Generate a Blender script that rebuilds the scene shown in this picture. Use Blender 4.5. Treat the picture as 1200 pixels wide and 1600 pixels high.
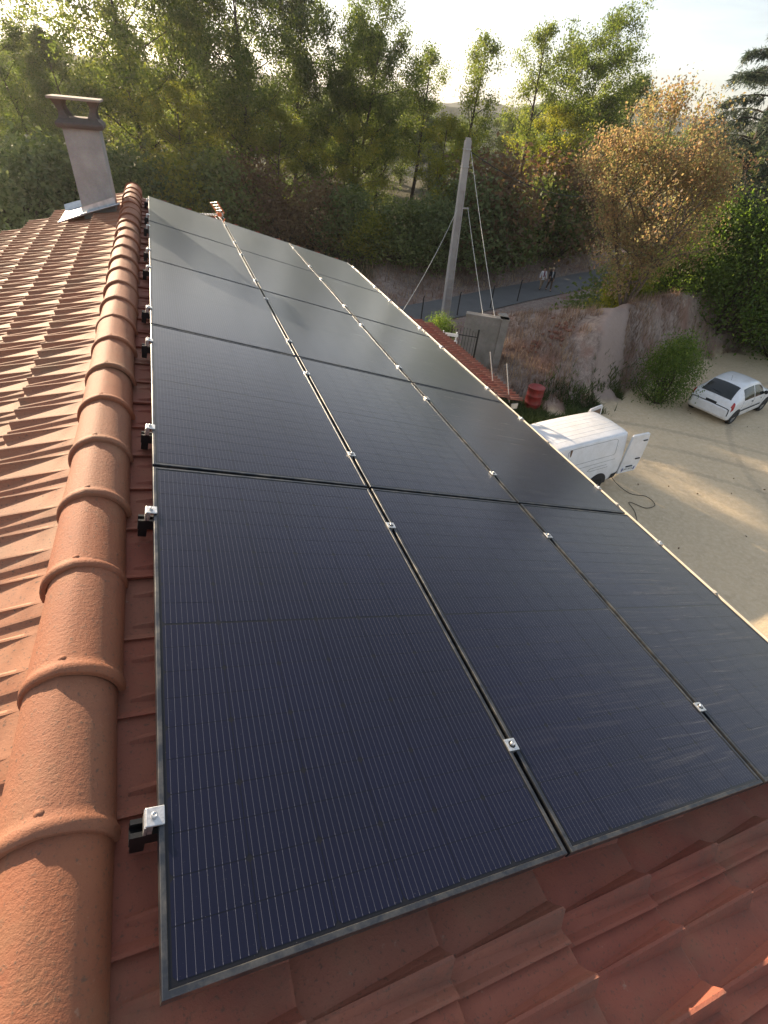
import bpy, math, random
import numpy as np
from mathutils import Vector, Matrix, Euler

for o in list(bpy.data.objects): bpy.data.objects.remove(o, do_unlink=True)
scene = bpy.context.scene
col = scene.collection
R = math.radians

# ------------------------------------------------------------------ camera
cam_d = bpy.data.cameras.new('camera')
cam = bpy.data.objects.new('camera', cam_d); col.objects.link(cam)
cam.matrix_world = Matrix(((0.93716, 0.15081, -0.31461, 0.2327),
                           (-0.33823, 0.61392, -0.71323, -0.2285),
                           (0.08558, 0.77482, 0.62636, 1.2798),
                           (0, 0, 0, 1)))
cam_d.sensor_width = 36; cam_d.lens = 17.603
cam_d.clip_start = 0.02; cam_d.clip_end = 4000
scene.camera = cam

# ------------------------------------------------------------------ light
SUN_AZ, SUN_EL = R(22.0), R(18.0)         # azimuth to the left of +Y
SD = Vector((-math.sin(SUN_AZ) * math.cos(SUN_EL), math.cos(SUN_AZ) * math.cos(SUN_EL), math.sin(SUN_EL)))
world = bpy.data.worlds.new('World'); scene.world = world; world.use_nodes = True
wn = world.node_tree; wn.nodes.clear()
def wnode(t, **k):
    n = wn.nodes.new(t)
    for a, b in k.items(): setattr(n, a, b)
    return n
sky = wnode('ShaderNodeTexSky', sky_type='NISHITA', sun_disc=False)
sky.sun_elevation = SUN_EL; sky.sun_rotation = -SUN_AZ
sky.air_density = 1.0; sky.dust_density = 2.2; sky.ozone_density = 1.6; sky.altitude = 200
tc = wnode('ShaderNodeTexCoord')
mp = wnode('ShaderNodeMapping'); mp.inputs['Scale'].default_value = (1.2, 1.2, 9.0); mp.inputs['Rotation'].default_value = (R(6), R(4), 0)
nz = wnode('ShaderNodeTexNoise'); nz.inputs['Scale'].default_value = 2.2; nz.inputs['Detail'].default_value = 7; nz.inputs['Roughness'].default_value = .6
rp = wnode('ShaderNodeValToRGB'); rp.color_ramp.elements[0].position = .42; rp.color_ramp.elements[1].position = .78
hs = wnode('ShaderNodeHueSaturation'); hs.inputs['Saturation'].default_value = .55; hs.inputs['Value'].default_value = .62
mx = wnode('ShaderNodeMix', data_type='RGBA', blend_type='MIX')
mul = wnode('ShaderNodeMath', operation='MULTIPLY'); mul.inputs[1].default_value = .9
base_hs = wnode('ShaderNodeHueSaturation'); base_hs.inputs['Saturation'].default_value = .72
bg = wnode('ShaderNodeBackground'); bg.inputs['Strength'].default_value = 0.15
wo = wnode('ShaderNodeOutputWorld')
L = wn.links.new
L(tc.outputs['Generated'], mp.inputs['Vector']); L(mp.outputs['Vector'], nz.inputs['Vector']); L(nz.outputs['Fac'], rp.inputs['Fac'])
L(rp.outputs['Color'], mul.inputs[0]); L(mul.outputs[0], mx.inputs['Factor'])
gm_ = wnode('ShaderNodeGamma'); gm_.inputs['Gamma'].default_value = .70
L(sky.outputs['Color'], gm_.inputs['Color']); L(gm_.outputs['Color'], base_hs.inputs['Color']); L(gm_.outputs['Color'], hs.inputs['Color'])
L(base_hs.outputs['Color'], mx.inputs['A']); L(hs.outputs['Color'], mx.inputs['B'])
L(mx.outputs['Result'], bg.inputs['Color']); L(bg.outputs['Background'], wo.inputs['Surface'])

sun_d = bpy.data.lights.new('sun', 'SUN'); sun_d.energy = 5.0; sun_d.angle = R(0.6); sun_d.color = (1.0, .80, .56)
sun = bpy.data.objects.new('sun', sun_d); col.objects.link(sun)
sun.rotation_euler = SD.to_track_quat('Z', 'Y').to_euler()
scene.view_settings.view_transform = 'Standard'; scene.view_settings.look = 'None'
scene.view_settings.gamma = 1; scene.view_settings.use_curve_mapping = False
scene.view_settings.exposure = 1.45

# ------------------------------------------------------------------ helpers
def mat(name, color=(.5, .5, .5), rough=.6, metal=0, spec=.5, **kw):
    m = bpy.data.materials.new(name); m.use_nodes = True
    b = m.node_tree.nodes['Principled BSDF']
    b.inputs['Base Color'].default_value = (*color, 1); b.inputs['Roughness'].default_value = rough
    b.inputs['Metallic'].default_value = metal; b.inputs['Specular IOR Level'].default_value = spec
    for k, v in kw.items(): b.inputs[k.replace('_', ' ')].default_value = v
    return m
def nd(m, t, **k):
    n = m.node_tree.nodes.new(t)
    for a, b in k.items(): setattr(n, a, b)
    return n
def lk(m, a, b): m.node_tree.links.new(a, b)
def bsdf(m): return m.node_tree.nodes['Principled BSDF']
def noise(m, scale, detail=4, rough=.6, coord='Object', mapscale=None, dist=0):
    t = nd(m, 'ShaderNodeTexCoord'); n = nd(m, 'ShaderNodeTexNoise')
    n.inputs['Scale'].default_value = scale; n.inputs['Detail'].default_value = detail; n.inputs['Roughness'].default_value = rough
    n.inputs['Distortion'].default_value = dist
    src = t.outputs[coord] if coord != 'World' else nd(m, 'ShaderNodeNewGeometry').outputs['Position']
    if mapscale:
        mp = nd(m, 'ShaderNodeMapping'); mp.inputs['Scale'].default_value = mapscale
        lk(m, src, mp.inputs['Vector']); src = mp.outputs['Vector']
    lk(m, src, n.inputs['Vector']); return n
def ramp(m, src, stops):
    r = nd(m, 'ShaderNodeValToRGB'); e = r.color_ramp.elements
    while len(e) < len(stops): e.new(.5)
    for i, (p, c) in enumerate(stops):
        e[i].position = p; e[i].color = (*c, 1) if len(c) == 3 else c
    lk(m, src, r.inputs['Fac']); return r
def mixc(m, fac, a, b, bt='MIX'):
    n = nd(m, 'ShaderNodeMix', data_type='RGBA', blend_type=bt)
    if isinstance(fac, (int, float)): n.inputs['Factor'].default_value = fac
    else: lk(m, fac, n.inputs['Factor'])
    for s, k in ((a, 'A'), (b, 'B')):
        if isinstance(s, tuple): n.inputs[k].default_value = (*s, 1)
        else: lk(m, s, n.inputs[k])
    return n.outputs['Result']
def bump(m, h, strength=.3, dist=.01, prev=None):
    b = nd(m, 'ShaderNodeBump'); b.inputs['Strength'].default_value = strength; b.inputs['Distance'].default_value = dist
    lk(m, h, b.inputs['Height'])
    if prev is not None: lk(m, prev, b.inputs['Normal'])
    return b.outputs['Normal']
def math_(m, op, a, b=None, c=None):
    n = nd(m, 'ShaderNodeMath', operation=op)
    for i, s in enumerate((a, b, c)):
        if s is None: continue
        if isinstance(s, (int, float)): n.inputs[i].default_value = s
        else: lk(m, s, n.inputs[i])
    return n.outputs[0]

class MB:
    """collects shapes, builds one mesh object"""
    def __init__(s): s.v = []; s.f = []; s.sm = []
    def add(s, vs, fs, smooth=False, M=None):
        o = len(s.v)
        s.v += [tuple(M @ Vector(p)) if M is not None else tuple(p) for p in vs]
        s.f += [tuple(i + o for i in f) for f in fs]; s.sm += [smooth] * len(fs); return s
    def box(s, lo, hi, M=None, bev=0):
        (a, b, c), (d, e, f) = lo, hi
        if bev:
            return s.bevbox(lo, hi, bev, M)
        return s.add([(a, b, c), (d, b, c), (d, e, c), (a, e, c), (a, b, f), (d, b, f), (d, e, f), (a, e, f)],
                     [(0, 3, 2, 1), (4, 5, 6, 7), (0, 1, 5, 4), (1, 2, 6, 5), (2, 3, 7, 6), (3, 0, 4, 7)], False, M)
    def bevbox(s, lo, hi, r, M=None):
        import bmesh
        bm = bmesh.new(); bmesh.ops.create_cube(bm, size=1)
        for v in bm.verts: v.co = Vector([(lo[i] + hi[i]) / 2 + v.co[i] * (hi[i] - lo[i]) for i in range(3)])
        bmesh.ops.bevel(bm, geom=bm.edges[:], offset=r, segments=2, affect='EDGES', profile=.5)
        bm.verts.index_update()
        s.add([v.co[:] for v in bm.verts], [[v.index for v in f.verts] for f in bm.faces], False, M); bm.free(); return s
    def tube(s, pts, rad, n=8, cap=True, smooth=True):
        pts = [Vector(p) for p in pts]
        if not isinstance(rad, (list, tuple)): rad = [rad] * len(pts)
        vs = []; fs = []; prev = None
        for i, p in enumerate(pts):
            d = (pts[min(i + 1, len(pts) - 1)] - pts[max(i - 1, 0)])
            d = d.normalized() if d.length > 1e-9 else Vector((0, 0, 1))
            if prev is None:
                a = d.cross(Vector((0, 0, 1)) if abs(d.z) < .9 else Vector((1, 0, 0))).normalized()
            else:
                a = (prev - d * prev.dot(d)); a = a.normalized() if a.length > 1e-6 else prev
            prev = a; b = d.cross(a)
            for k in range(n):
                t = 2 * math.pi * k / n; vs.append(p + (a * math.cos(t) + b * math.sin(t)) * rad[i])
        for i in range(len(pts) - 1):
            for k in range(n):
                fs.append((i * n + k, i * n + (k + 1) % n, (i + 1) * n + (k + 1) % n, (i + 1) * n + k))
        s.add(vs, fs, smooth)
        if cap and n > 2:
            s.add(vs[:n], [tuple(reversed(range(n)))]); s.add(vs[-n:], [tuple(range(n))])
        return s
    def lathe(s, prof, n=20, M=None, smooth=True):
        vs = []; fs = []
        for r, z in prof:
            for k in range(n):
                t = 2 * math.pi * k / n; vs.append((r * math.cos(t), r * math.sin(t), z))
        for i in range(len(prof) - 1):
            for k in range(n):
                fs.append((i * n + k, i * n + (k + 1) % n, (i + 1) * n + (k + 1) % n, (i + 1) * n + k))
        return s.add(vs, fs, smooth, M)
    def mesh(s, name, m=None):
        me = bpy.data.meshes.new(name); me.from_pydata(s.v, [], s.f)
        me.polygons.foreach_set('use_smooth', s.sm)
        if m: me.materials.append(m)
        me.update(); return me
    def build(s, name, m, parent=None):
        return obj(name, s.mesh(name, m), parent)
def obj(name, me, parent=None, loc=None, rot=None):
    o = bpy.data.objects.new(name, me); col.objects.link(o)
    if parent: o.parent = parent
    if loc is not None: o.location = loc
    if rot is not None: o.rotation_euler = rot
    return o
def empty(name, loc=(0, 0, 0), rz=0):
    o = bpy.data.objects.new(name, None); col.objects.link(o); o.location = loc; o.rotation_euler = (0, 0, rz); o.empty_display_size = .1; return o
def tag(o, label=None, cat=None, group=None, kind=None):
    if label: o['label'] = label
    if cat: o['category'] = cat
    if group: o['group'] = group
    if kind: o['kind'] = kind
    return o
def copy_tree(o, parent=None):
    c = o.copy(); col.objects.link(c); c.parent = parent
    for ch in o.children: copy_tree(ch, c)
    return c
def npmesh(name, V, F, m, attr=None, smooth=False):
    """V (n,3), F (k,s) arrays"""
    me = bpy.data.meshes.new(name); V = np.ascontiguousarray(V, dtype=np.float32); F = np.ascontiguousarray(F, dtype=np.int32)
    k, sdes = F.shape
    me.vertices.add(len(V)); me.vertices.foreach_set('co', V.ravel())
    me.loops.add(k * sdes); me.loops.foreach_set('vertex_index', F.ravel())
    me.polygons.add(k); me.polygons.foreach_set('loop_start', np.arange(0, k * sdes, sdes, dtype=np.int32))
    me.polygons.foreach_set('loop_total', np.full(k, sdes, dtype=np.int32))
    if smooth: me.polygons.foreach_set('use_smooth', np.ones(k, dtype=bool))
    if attr is not None:
        a = me.attributes.new('lv', 'FLOAT', 'FACE'); a.data.foreach_set('value', np.ascontiguousarray(attr, dtype=np.float32))
    if m: me.materials.append(m)
    me.update(); me.validate(); return me
ORD = ['first', 'second', 'third', 'fourth', 'fifth', 'sixth', 'seventh', 'eighth', 'ninth', 'tenth', 'eleventh', 'twelfth']

# ------------------------------------------------------------------ materials
def terracotta(name, a, b, lichen=.5, bs=.5):
    m = mat(name, a, .75, spec=.35)
    oi = nd(m, 'ShaderNodeObjectInfo')
    n1 = noise(m, 6, 5, .65, 'World'); n2 = noise(m, 95, 4, .7, 'World'); n3 = noise(m, 260, 2, .6, 'World')
    c = mixc(m, ramp(m, n1.outputs['Fac'], [(.3, (0, 0, 0)), (.72, (1, 1, 1))]).outputs['Color'], a, b)
    c = mixc(m, math_(m, 'MULTIPLY', oi.outputs['Random'], .36), c, (.30, .17, .11))
    sp = ramp(m, n2.outputs['Fac'], [(.57, (0, 0, 0)), (.68, (1, 1, 1))])
    c = mixc(m, math_(m, 'MULTIPLY', sp.outputs['Color'], .9 * lichen), c, (.10, .065, .045))
    n4 = noise(m, 2.4, 6, .7, 'World')
    st = ramp(m, n4.outputs['Fac'], [(.5, (0, 0, 0)), (.75, (1, 1, 1))])
    c = mixc(m, math_(m, 'MULTIPLY', st.outputs['Color'], .5 * lichen), c, (.20, .15, .085))
    pl_ = ramp(m, noise(m, 36, 5, .75, 'World').outputs['Fac'], [(.64, (0, 0, 0)), (.74, (1, 1, 1))])
    c = mixc(m, math_(m, 'MULTIPLY', pl_.outputs['Color'], .45 * lichen), c, (.40, .33, .24))
    wt = nd(m, 'ShaderNodeAttribute'); wt.attribute_name = 'lichen_shade'  # roll mask: grey-brown lichen, with shade of the drop faces painted in
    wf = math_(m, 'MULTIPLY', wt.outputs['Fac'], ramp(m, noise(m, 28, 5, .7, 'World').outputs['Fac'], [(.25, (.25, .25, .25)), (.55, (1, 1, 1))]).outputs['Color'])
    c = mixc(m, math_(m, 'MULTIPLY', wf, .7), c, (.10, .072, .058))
    lk(m, c, bsdf(m).inputs['Base Color'])
    nn = bump(m, n2.outputs['Fac'], .4 * bs, .005); nn = bump(m, n3.outputs['Fac'], .3 * bs, .0025, nn)
    lk(m, nn, bsdf(m).inputs['Normal'])
    return m
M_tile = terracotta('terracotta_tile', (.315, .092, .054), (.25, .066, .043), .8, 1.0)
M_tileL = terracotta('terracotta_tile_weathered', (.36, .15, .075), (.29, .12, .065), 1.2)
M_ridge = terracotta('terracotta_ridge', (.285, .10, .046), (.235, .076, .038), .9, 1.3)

def stone(name, a, b, s1=3, s2=60, rough=.85, bs=.3):
    m = mat(name, a, rough, spec=.3)
    n1 = noise(m, s1, 6, .65, 'World'); n2 = noise(m, s2, 3, .7, 'World')
    c = mixc(m, ramp(m, n1.outputs['Fac'], [(.3, (0, 0, 0)), (.7, (1, 1, 1))]).outputs['Color'], a, b)
    c = mixc(m, .25, c, n2.outputs['Color'], 'OVERLAY'); lk(m, c, bsdf(m).inputs['Base Color'])
    lk(m, bump(m, n2.outputs['Fac'], bs, .006), bsdf(m).inputs['Normal']); return m
M_render = stone('chimney_render', (.37, .36, .34), (.25, .24, .225), 4)
M_capstone = stone('chimney_cap_concrete', (.14, .115, .10), (.09, .075, .065))
M_slab = stone('chimney_slab', (.36, .31, .25), (.27, .22, .18))
M_wallc = stone('retaining_concrete', (.27, .245, .225), (.16, .145, .125), 2.2, 30)
M_pole = stone('pole_concrete', (.42, .40, .38), (.33, .31, .30), 1, 40)
M_housew = stone('house_render', (.55, .46, .36), (.48, .40, .31), .6, 40)
M_zinc = mat('zinc_flashing', (.48, .50, .52), .38, .85)
lk(M_zinc, ramp(M_zinc, noise(M_zinc, 14, 4, .6, 'World').outputs['Fac'], [(.3, (.38, .40, .42)), (.7, (.58, .59, .6))]).outputs['Color'], bsdf(M_zinc).inputs['Base Color'])
M_gutter = mat('cream_gutter', (.62, .55, .45), .4)
lk(M_gutter, ramp(M_gutter, noise(M_gutter, 5, 5, .7, 'World').outputs['Fac'], [(.35, (.68, .61, .5)), (.7, (.5, .43, .34))]).outputs['Color'], bsdf(M_gutter).inputs['Base Color'])
M_dark = mat('dark_metal', (.012, .012, .013), .45, .3)
M_black = mat('black_rubber', (.014, .014, .015), .75)
M_alu = mat('silver_aluminium', (.70, .69, .67), .38, .9)
lk(M_alu, ramp(M_alu, noise(M_alu, 120, 3, .6, 'World').outputs['Fac'], [(.35, (.78, .77, .75)), (.7, (.52, .51, .5))]).outputs['Color'], bsdf(M_alu).inputs['Base Color'])
M_frame = mat('anodised_black_frame', (.045, .05, .058), .33, .75)
fr = noise(M_frame, 9, 6, .7, 'World', (1, 1, 1)); fs = ramp(M_frame, fr.outputs['Fac'], [(.45, (.055, .06, .07)), (.75, (.19, .175, .15))])
lk(M_frame, fs.outputs['Color'], bsdf(M_frame).inputs['Base Color'])
lk(M_frame, math_(M_frame, 'MULTIPLY_ADD', fr.outputs['Fac'], .4, .16), bsdf(M_frame).inputs['Roughness'])

# solar laminate: dark silicon under textured glass, rain-streaked dust
def solar(name, wires):
    m = mat(name, (.008, .010, .026), .14, spec=.5)
    pb = m.node_tree.nodes['Principled BSDF']; pb.inputs['IOR'].default_value = 1.25
    pb.inputs['Coat Weight'].default_value = .6; pb.inputs['Coat Roughness'].default_value = .3; pb.inputs['Coat IOR'].default_value = 1.4
    pb.inputs['Sheen Weight'].default_value = .08; pb.inputs['Sheen Roughness'].default_value = .25; pb.inputs['Sheen Tint'].default_value = (.78, .92, 1, 1)
    if wires:
        uv = nd(m, 'ShaderNodeUVMap'); uv.uv_map = 'cell'
        sp = nd(m, 'ShaderNodeSeparateXYZ'); lk(m, uv.outputs['UV'], sp.inputs[0])
        f = math_(m, 'FRACT', math_(m, 'MULTIPLY', sp.outputs['X'], 10.0))
        d = math_(m, 'ABSOLUTE', math_(m, 'SUBTRACT', f, .5))
        e = math_(m, 'ABSOLUTE', math_(m, 'SUBTRACT', sp.outputs['Y'], .5))
        pad = math_(m, 'GREATER_THAN', e, .455); pad2 = math_(m, 'LESS_THAN', e, .485)
        w = math_(m, 'MULTIPLY_ADD', math_(m, 'MULTIPLY', pad, pad2), .016, .018)
        line = math_(m, 'LESS_THAN', d, w)
        on = noise(m, 1.6, 2, .5, 'World')
        cc = mixc(m, on.outputs['Fac'], (.002, .003, .012), (.004, .005, .026))
        c = mixc(m, line, cc, (.125, .125, .15))
    else:
        c = (.006, .006, .009); line = None
    # dust washed into runs down the slope (x = downslope, y = ridge)
    n1 = noise(m, 1.0, 5, .65, 'World', (2.2, 46, 2.2), .9); n2 = noise(m, .9, 3, .5, 'World')
    run = math_(m, 'MULTIPLY', ramp(m, n1.outputs['Fac'], [(.52, (0, 0, 0)), (.72, (1, 1, 1))]).outputs['Color'],
                ramp(m, n2.outputs['Fac'], [(.42, (.15, .15, .15)), (.65, (1, 1, 1))]).outputs['Color'])
    n5 = noise(m, 300, 2, .5, 'World')
    speck = ramp(m, n5.outputs['Fac'], [(.745, (0, 0, 0)), (.78, (1, 1, 1))]).outputs['Color']
    px_ = nd(m, 'ShaderNodeSeparateXYZ'); lk(m, nd(m, 'ShaderNodeNewGeometry').outputs['Position'], px_.inputs[0])
    mr = nd(m, 'ShaderNodeMapRange', interpolation_type='SMOOTHSTEP'); mr.inputs['From Min'].default_value = .3; mr.inputs['From Max'].default_value = 2.2; lk(m, px_.outputs['X'], mr.inputs['Value'])
    run = math_(m, 'MULTIPLY', run, mr.outputs['Result'])     # rain washes the dust down the slope, so it gathers low
    dust = math_(m, 'ADD', math_(m, 'MULTIPLY_ADD', run, .10, .003), math_(m, 'MULTIPLY', speck, .3))
    c = mixc(m, dust, c, (.42, .38, .32))
    lk(m, c, bsdf(m).inputs['Base Color'])
    lk(m, math_(m, 'MULTIPLY_ADD', run, .14, .20), bsdf(m).inputs['Roughness'])
    n3 = noise(m, 1.0, 3, .5, 'World', (5, 60, 5), .5)
    lk(m, bump(m, n3.outputs['Fac'], .02, .004), bsdf(m).inputs['Normal'])
    return m
M_cell = solar('solar_cell', True); M_back = solar('solar_backsheet', False)

def leaf_mat(name, stops, trans=.55, rough=.55):
    m = bpy.data.materials.new(name); m.use_nodes = True; nt = m.node_tree; nt.nodes.clear()
    at = nd(m, 'ShaderNodeAttribute'); at.attribute_name = 'lv'; at.attribute_type = 'GEOMETRY'
    oi = nd(m, 'ShaderNodeObjectInfo')
    f = math_(m, 'ADD', at.outputs['Fac'], math_(m, 'MULTIPLY_ADD', oi.outputs['Random'], .3, -.15))
    r = ramp(m, f, stops)
    d = nd(m, 'ShaderNodeBsdfPrincipled'); d.inputs['Roughness'].default_value = rough; d.inputs['Specular IOR Level'].default_value = .3
    t = nd(m, 'ShaderNodeBsdfTranslucent'); mx = nd(m, 'ShaderNodeMixShader'); mx.inputs[0].default_value = trans
    hs = nd(m, 'ShaderNodeHueSaturation'); hs.inputs['Saturation'].default_value = 1.15; hs.inputs['Value'].default_value = 2.6
    lk(m, r.outputs['Color'], d.inputs['Base Color']); lk(m, r.outputs['Color'], hs.inputs['Color']); lk(m, hs.outputs['Color'], t.inputs['Color'])
    lk(m, d.outputs[0], mx.inputs[1]); lk(m, t.outputs[0], mx.inputs[2])
    o = nd(m, 'ShaderNodeOutputMaterial'); lk(m, mx.outputs[0], o.inputs['Surface']); return m
M_leafA = leaf_mat('leaf_olive', [(0, (.042, .060, .016)), (.5, (.085, .110, .028)), (1, (.15, .155, .042))])
M_leafY = leaf_mat('leaf_yellow_green', [(0, (.085, .105, .020)), (.5, (.15, .155, .030)), (1, (.23, .20, .045))], .5)
M_leafD = leaf_mat('leaf_dark', [(0, (.045, .066, .022)), (.6, (.088, .112, .036)), (1, (.14, .15, .05))], .35)
M_leafO = leaf_mat('leaf_orange', [(0, (.17, .10, .06)), (.3, (.21, .145, .08)), (.6, (.18, .165, .075)), (1, (.105, .13, .05))], .5)
M_leafG = leaf_mat('leaf_bright', [(0, (.04, .075, .016)), (.5, (.08, .12, .025)), (1, (.145, .17, .042))], .45)
M_leafB = leaf_mat('leaf_grey_green', [(0, (.06, .082, .034)), (.5, (.10, .125, .052)), (1, (.15, .165, .075))], .4)
M_leafR = leaf_mat('leaf_brown', [(0, (.07, .040, .028)), (.5, (.12, .072, .042)), (1, (.15, .11, .05))], .35)
M_needle = leaf_mat('cedar_needle', [(0, (.022, .036, .026)), (.6, (.05, .068, .045)), (1, (.10, .115, .07))], .3)
M_dry = leaf_mat('dry_grass', [(0, (.13, .085, .065)), (.5, (.22, .155, .115)), (1, (.33, .25, .17))], .3)
M_weed = leaf_mat('weed', [(0, (.03, .045, .016)), (.5, (.05, .075, .022)), (1, (.09, .11, .035))], .35)
M_bark = stone('bark', (.075, .055, .042), (.045, .034, .027), 5, 22, .9, .6)
M_barkO = stone('bark_pale', (.16, .12, .09), (.10, .075, .058), 5, 22, .9, .6)
# ------------------------------------------------------------------ terrain
rng = np.random.default_rng(7); random.seed(7)
CX, CY = .23, -.23
TH = np.array([-200, 27, 30.5, 32, 36, 40, 45, 48, 51, 54, 58, 70, 90, 200.])
RF = np.array([18, 18, 18, 18, 17.8, 17.9, 18.7, 21.0, 24, 28.5, 34, 40, 46, 46.])
RC = np.array([23, 23, 23, 23, 23, 23, 23, 25.3, 28.3, 33, 38, 44, 50, 50.])
ZC = np.array([-7.6, -7.6, -7.4, -5.95, -5.2, -4.75, -4.2, -4.1, -4.2, -4.6, -5, -5.5, -7, -7.])
ROADC = np.array([(-40, 12.5), (-15, 20.0), (0, 24.3), (12.6, 27.7), (17.0, 29.3), (21.6, 31.3), (28.4, 33.8), (32, 35.2), (45, 40.5), (70, 52), (120, 80.)])
def smooth(t): t = np.clip(t, 0, 1); return t * t * (3 - 2 * t)
def seg_dist(x, y, P):
    """signed distance (+ = far side) to polyline"""
    best = np.full(np.shape(x), 1e9); sg = np.zeros(np.shape(x))
    for (a, b), (c, d) in zip(P[:-1], P[1:]):
        ex, ey = c - a, d - b; l2 = ex * ex + ey * ey
        t = np.clip(((x - a) * ex + (y - b) * ey) / l2, 0, 1)
        dx, dy = x - (a + t * ex), y - (b + t * ey); dd = np.hypot(dx, dy)
        k = dd < best; best = np.where(k, dd, best); sg = np.where(k, np.sign(ex * dy - ey * dx), sg)
    return best * sg
def vnoise(x, y, s, seed=0):
    g = np.random.default_rng(seed).random((64, 64)); x = np.asarray(x) / s; y = np.asarray(y) / s
    i = np.floor(x).astype(int); j = np.floor(y).astype(int); u = smooth(x - i); v = smooth(y - j)
    q = lambda a, b: g[a % 64, b % 64]
    return q(i, j) * (1 - u) * (1 - v) + q(i + 1, j) * u * (1 - v) + q(i, j + 1) * (1 - u) * v + q(i + 1, j + 1) * u * v - .5
def hz(x, y):
    x = np.asarray(x, float); y = np.asarray(y, float)
    th = np.degrees(np.arctan2(x - CX, y - CY)); r = np.hypot(x - CX, y - CY)
    rf = np.interp(th, TH, RF); rc = np.interp(th, TH, RC); zc = np.interp(th, TH, ZC)
    z = np.full(r.shape, -7.0)
    up = smooth((r - rf) / (rc - rf)); z = z + up * (zc + 7)
    dn = smooth((r - rc) / 7.0); z = np.where(r > rc, zc + (-8.25 - zc) * dn, z)
    z = np.where((r > rf) & (r < rc + 5), z + vnoise(x, y, 1.3, 3) * .5 * (1 - .7 * np.clip(1 - np.abs(r - rc) / 1.5, 0, 1)) * np.clip((r - rf) / 2, 0, 1) * np.clip((rc + 5 - r) / 3, 0, 1) + vnoise(x, y, .5, 4) * .25 * (1 - .6 * np.clip(1 - np.abs(r - rc) / 1.5, 0, 1)), z)
    d = seg_dist(x, y, ROADC)
    far = smooth((d - 1.6) / 6.0)
    z = np.where(d > 1.6, np.maximum(z, -8.25 + 0 * z) * (1 - far) + far * (-7.0), z)
    z = np.where(np.abs(d) < 1.75, -8.27, z)
    # land beyond the wood falls into a valley
    z = np.where(r > 70, -7 - 30 * smooth((r - 70) / 300), z)
    z = z + np.where((d > 3) & (r < 90), vnoise(x, y, 2.2, 6) * .5, 0)
    z = z + np.where(r < rf, vnoise(x, y, 1.9, 8) * .05 + vnoise(x, y, .5, 9) * .015, 0)
    return z
ths = np.radians(np.concatenate([np.arange(-180, 18, 4), np.arange(18, 62, .4), np.arange(62, 180, 4)]))
rs = np.concatenate([np.arange(0, 12, 1.0), np.arange(12, 48, .3), np.geomspace(48, 1500, 40)])
TT, RR = np.meshgrid(ths, rs, indexing='ij')
GX = CX + RR * np.sin(TT); GY = CY + RR * np.cos(TT); GZ = hz(GX, GY)
na, nb = TT.shape
idx = np.arange(na * nb).reshape(na, nb); nx = np.roll(idx, -1, 0)
F = np.stack([idx[:, :-1], idx[:, 1:], nx[:, 1:], nx[:, :-1]], -1).reshape(-1, 4)
# zones
thd = np.degrees(TT); rf = np.interp(thd, TH, RF); rc = np.interp(thd, TH, RC); dr = seg_dist(GX, GY, ROADC)
yard = np.clip((rf + .5 + vnoise(GX, GY, .9, 11) * 2.2 - RR) / 1.0, 0, 1)
wood = np.clip((dr - 5 + vnoise(GX, GY, 1.5, 12) * 3) / 2, 0, 1)
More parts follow.
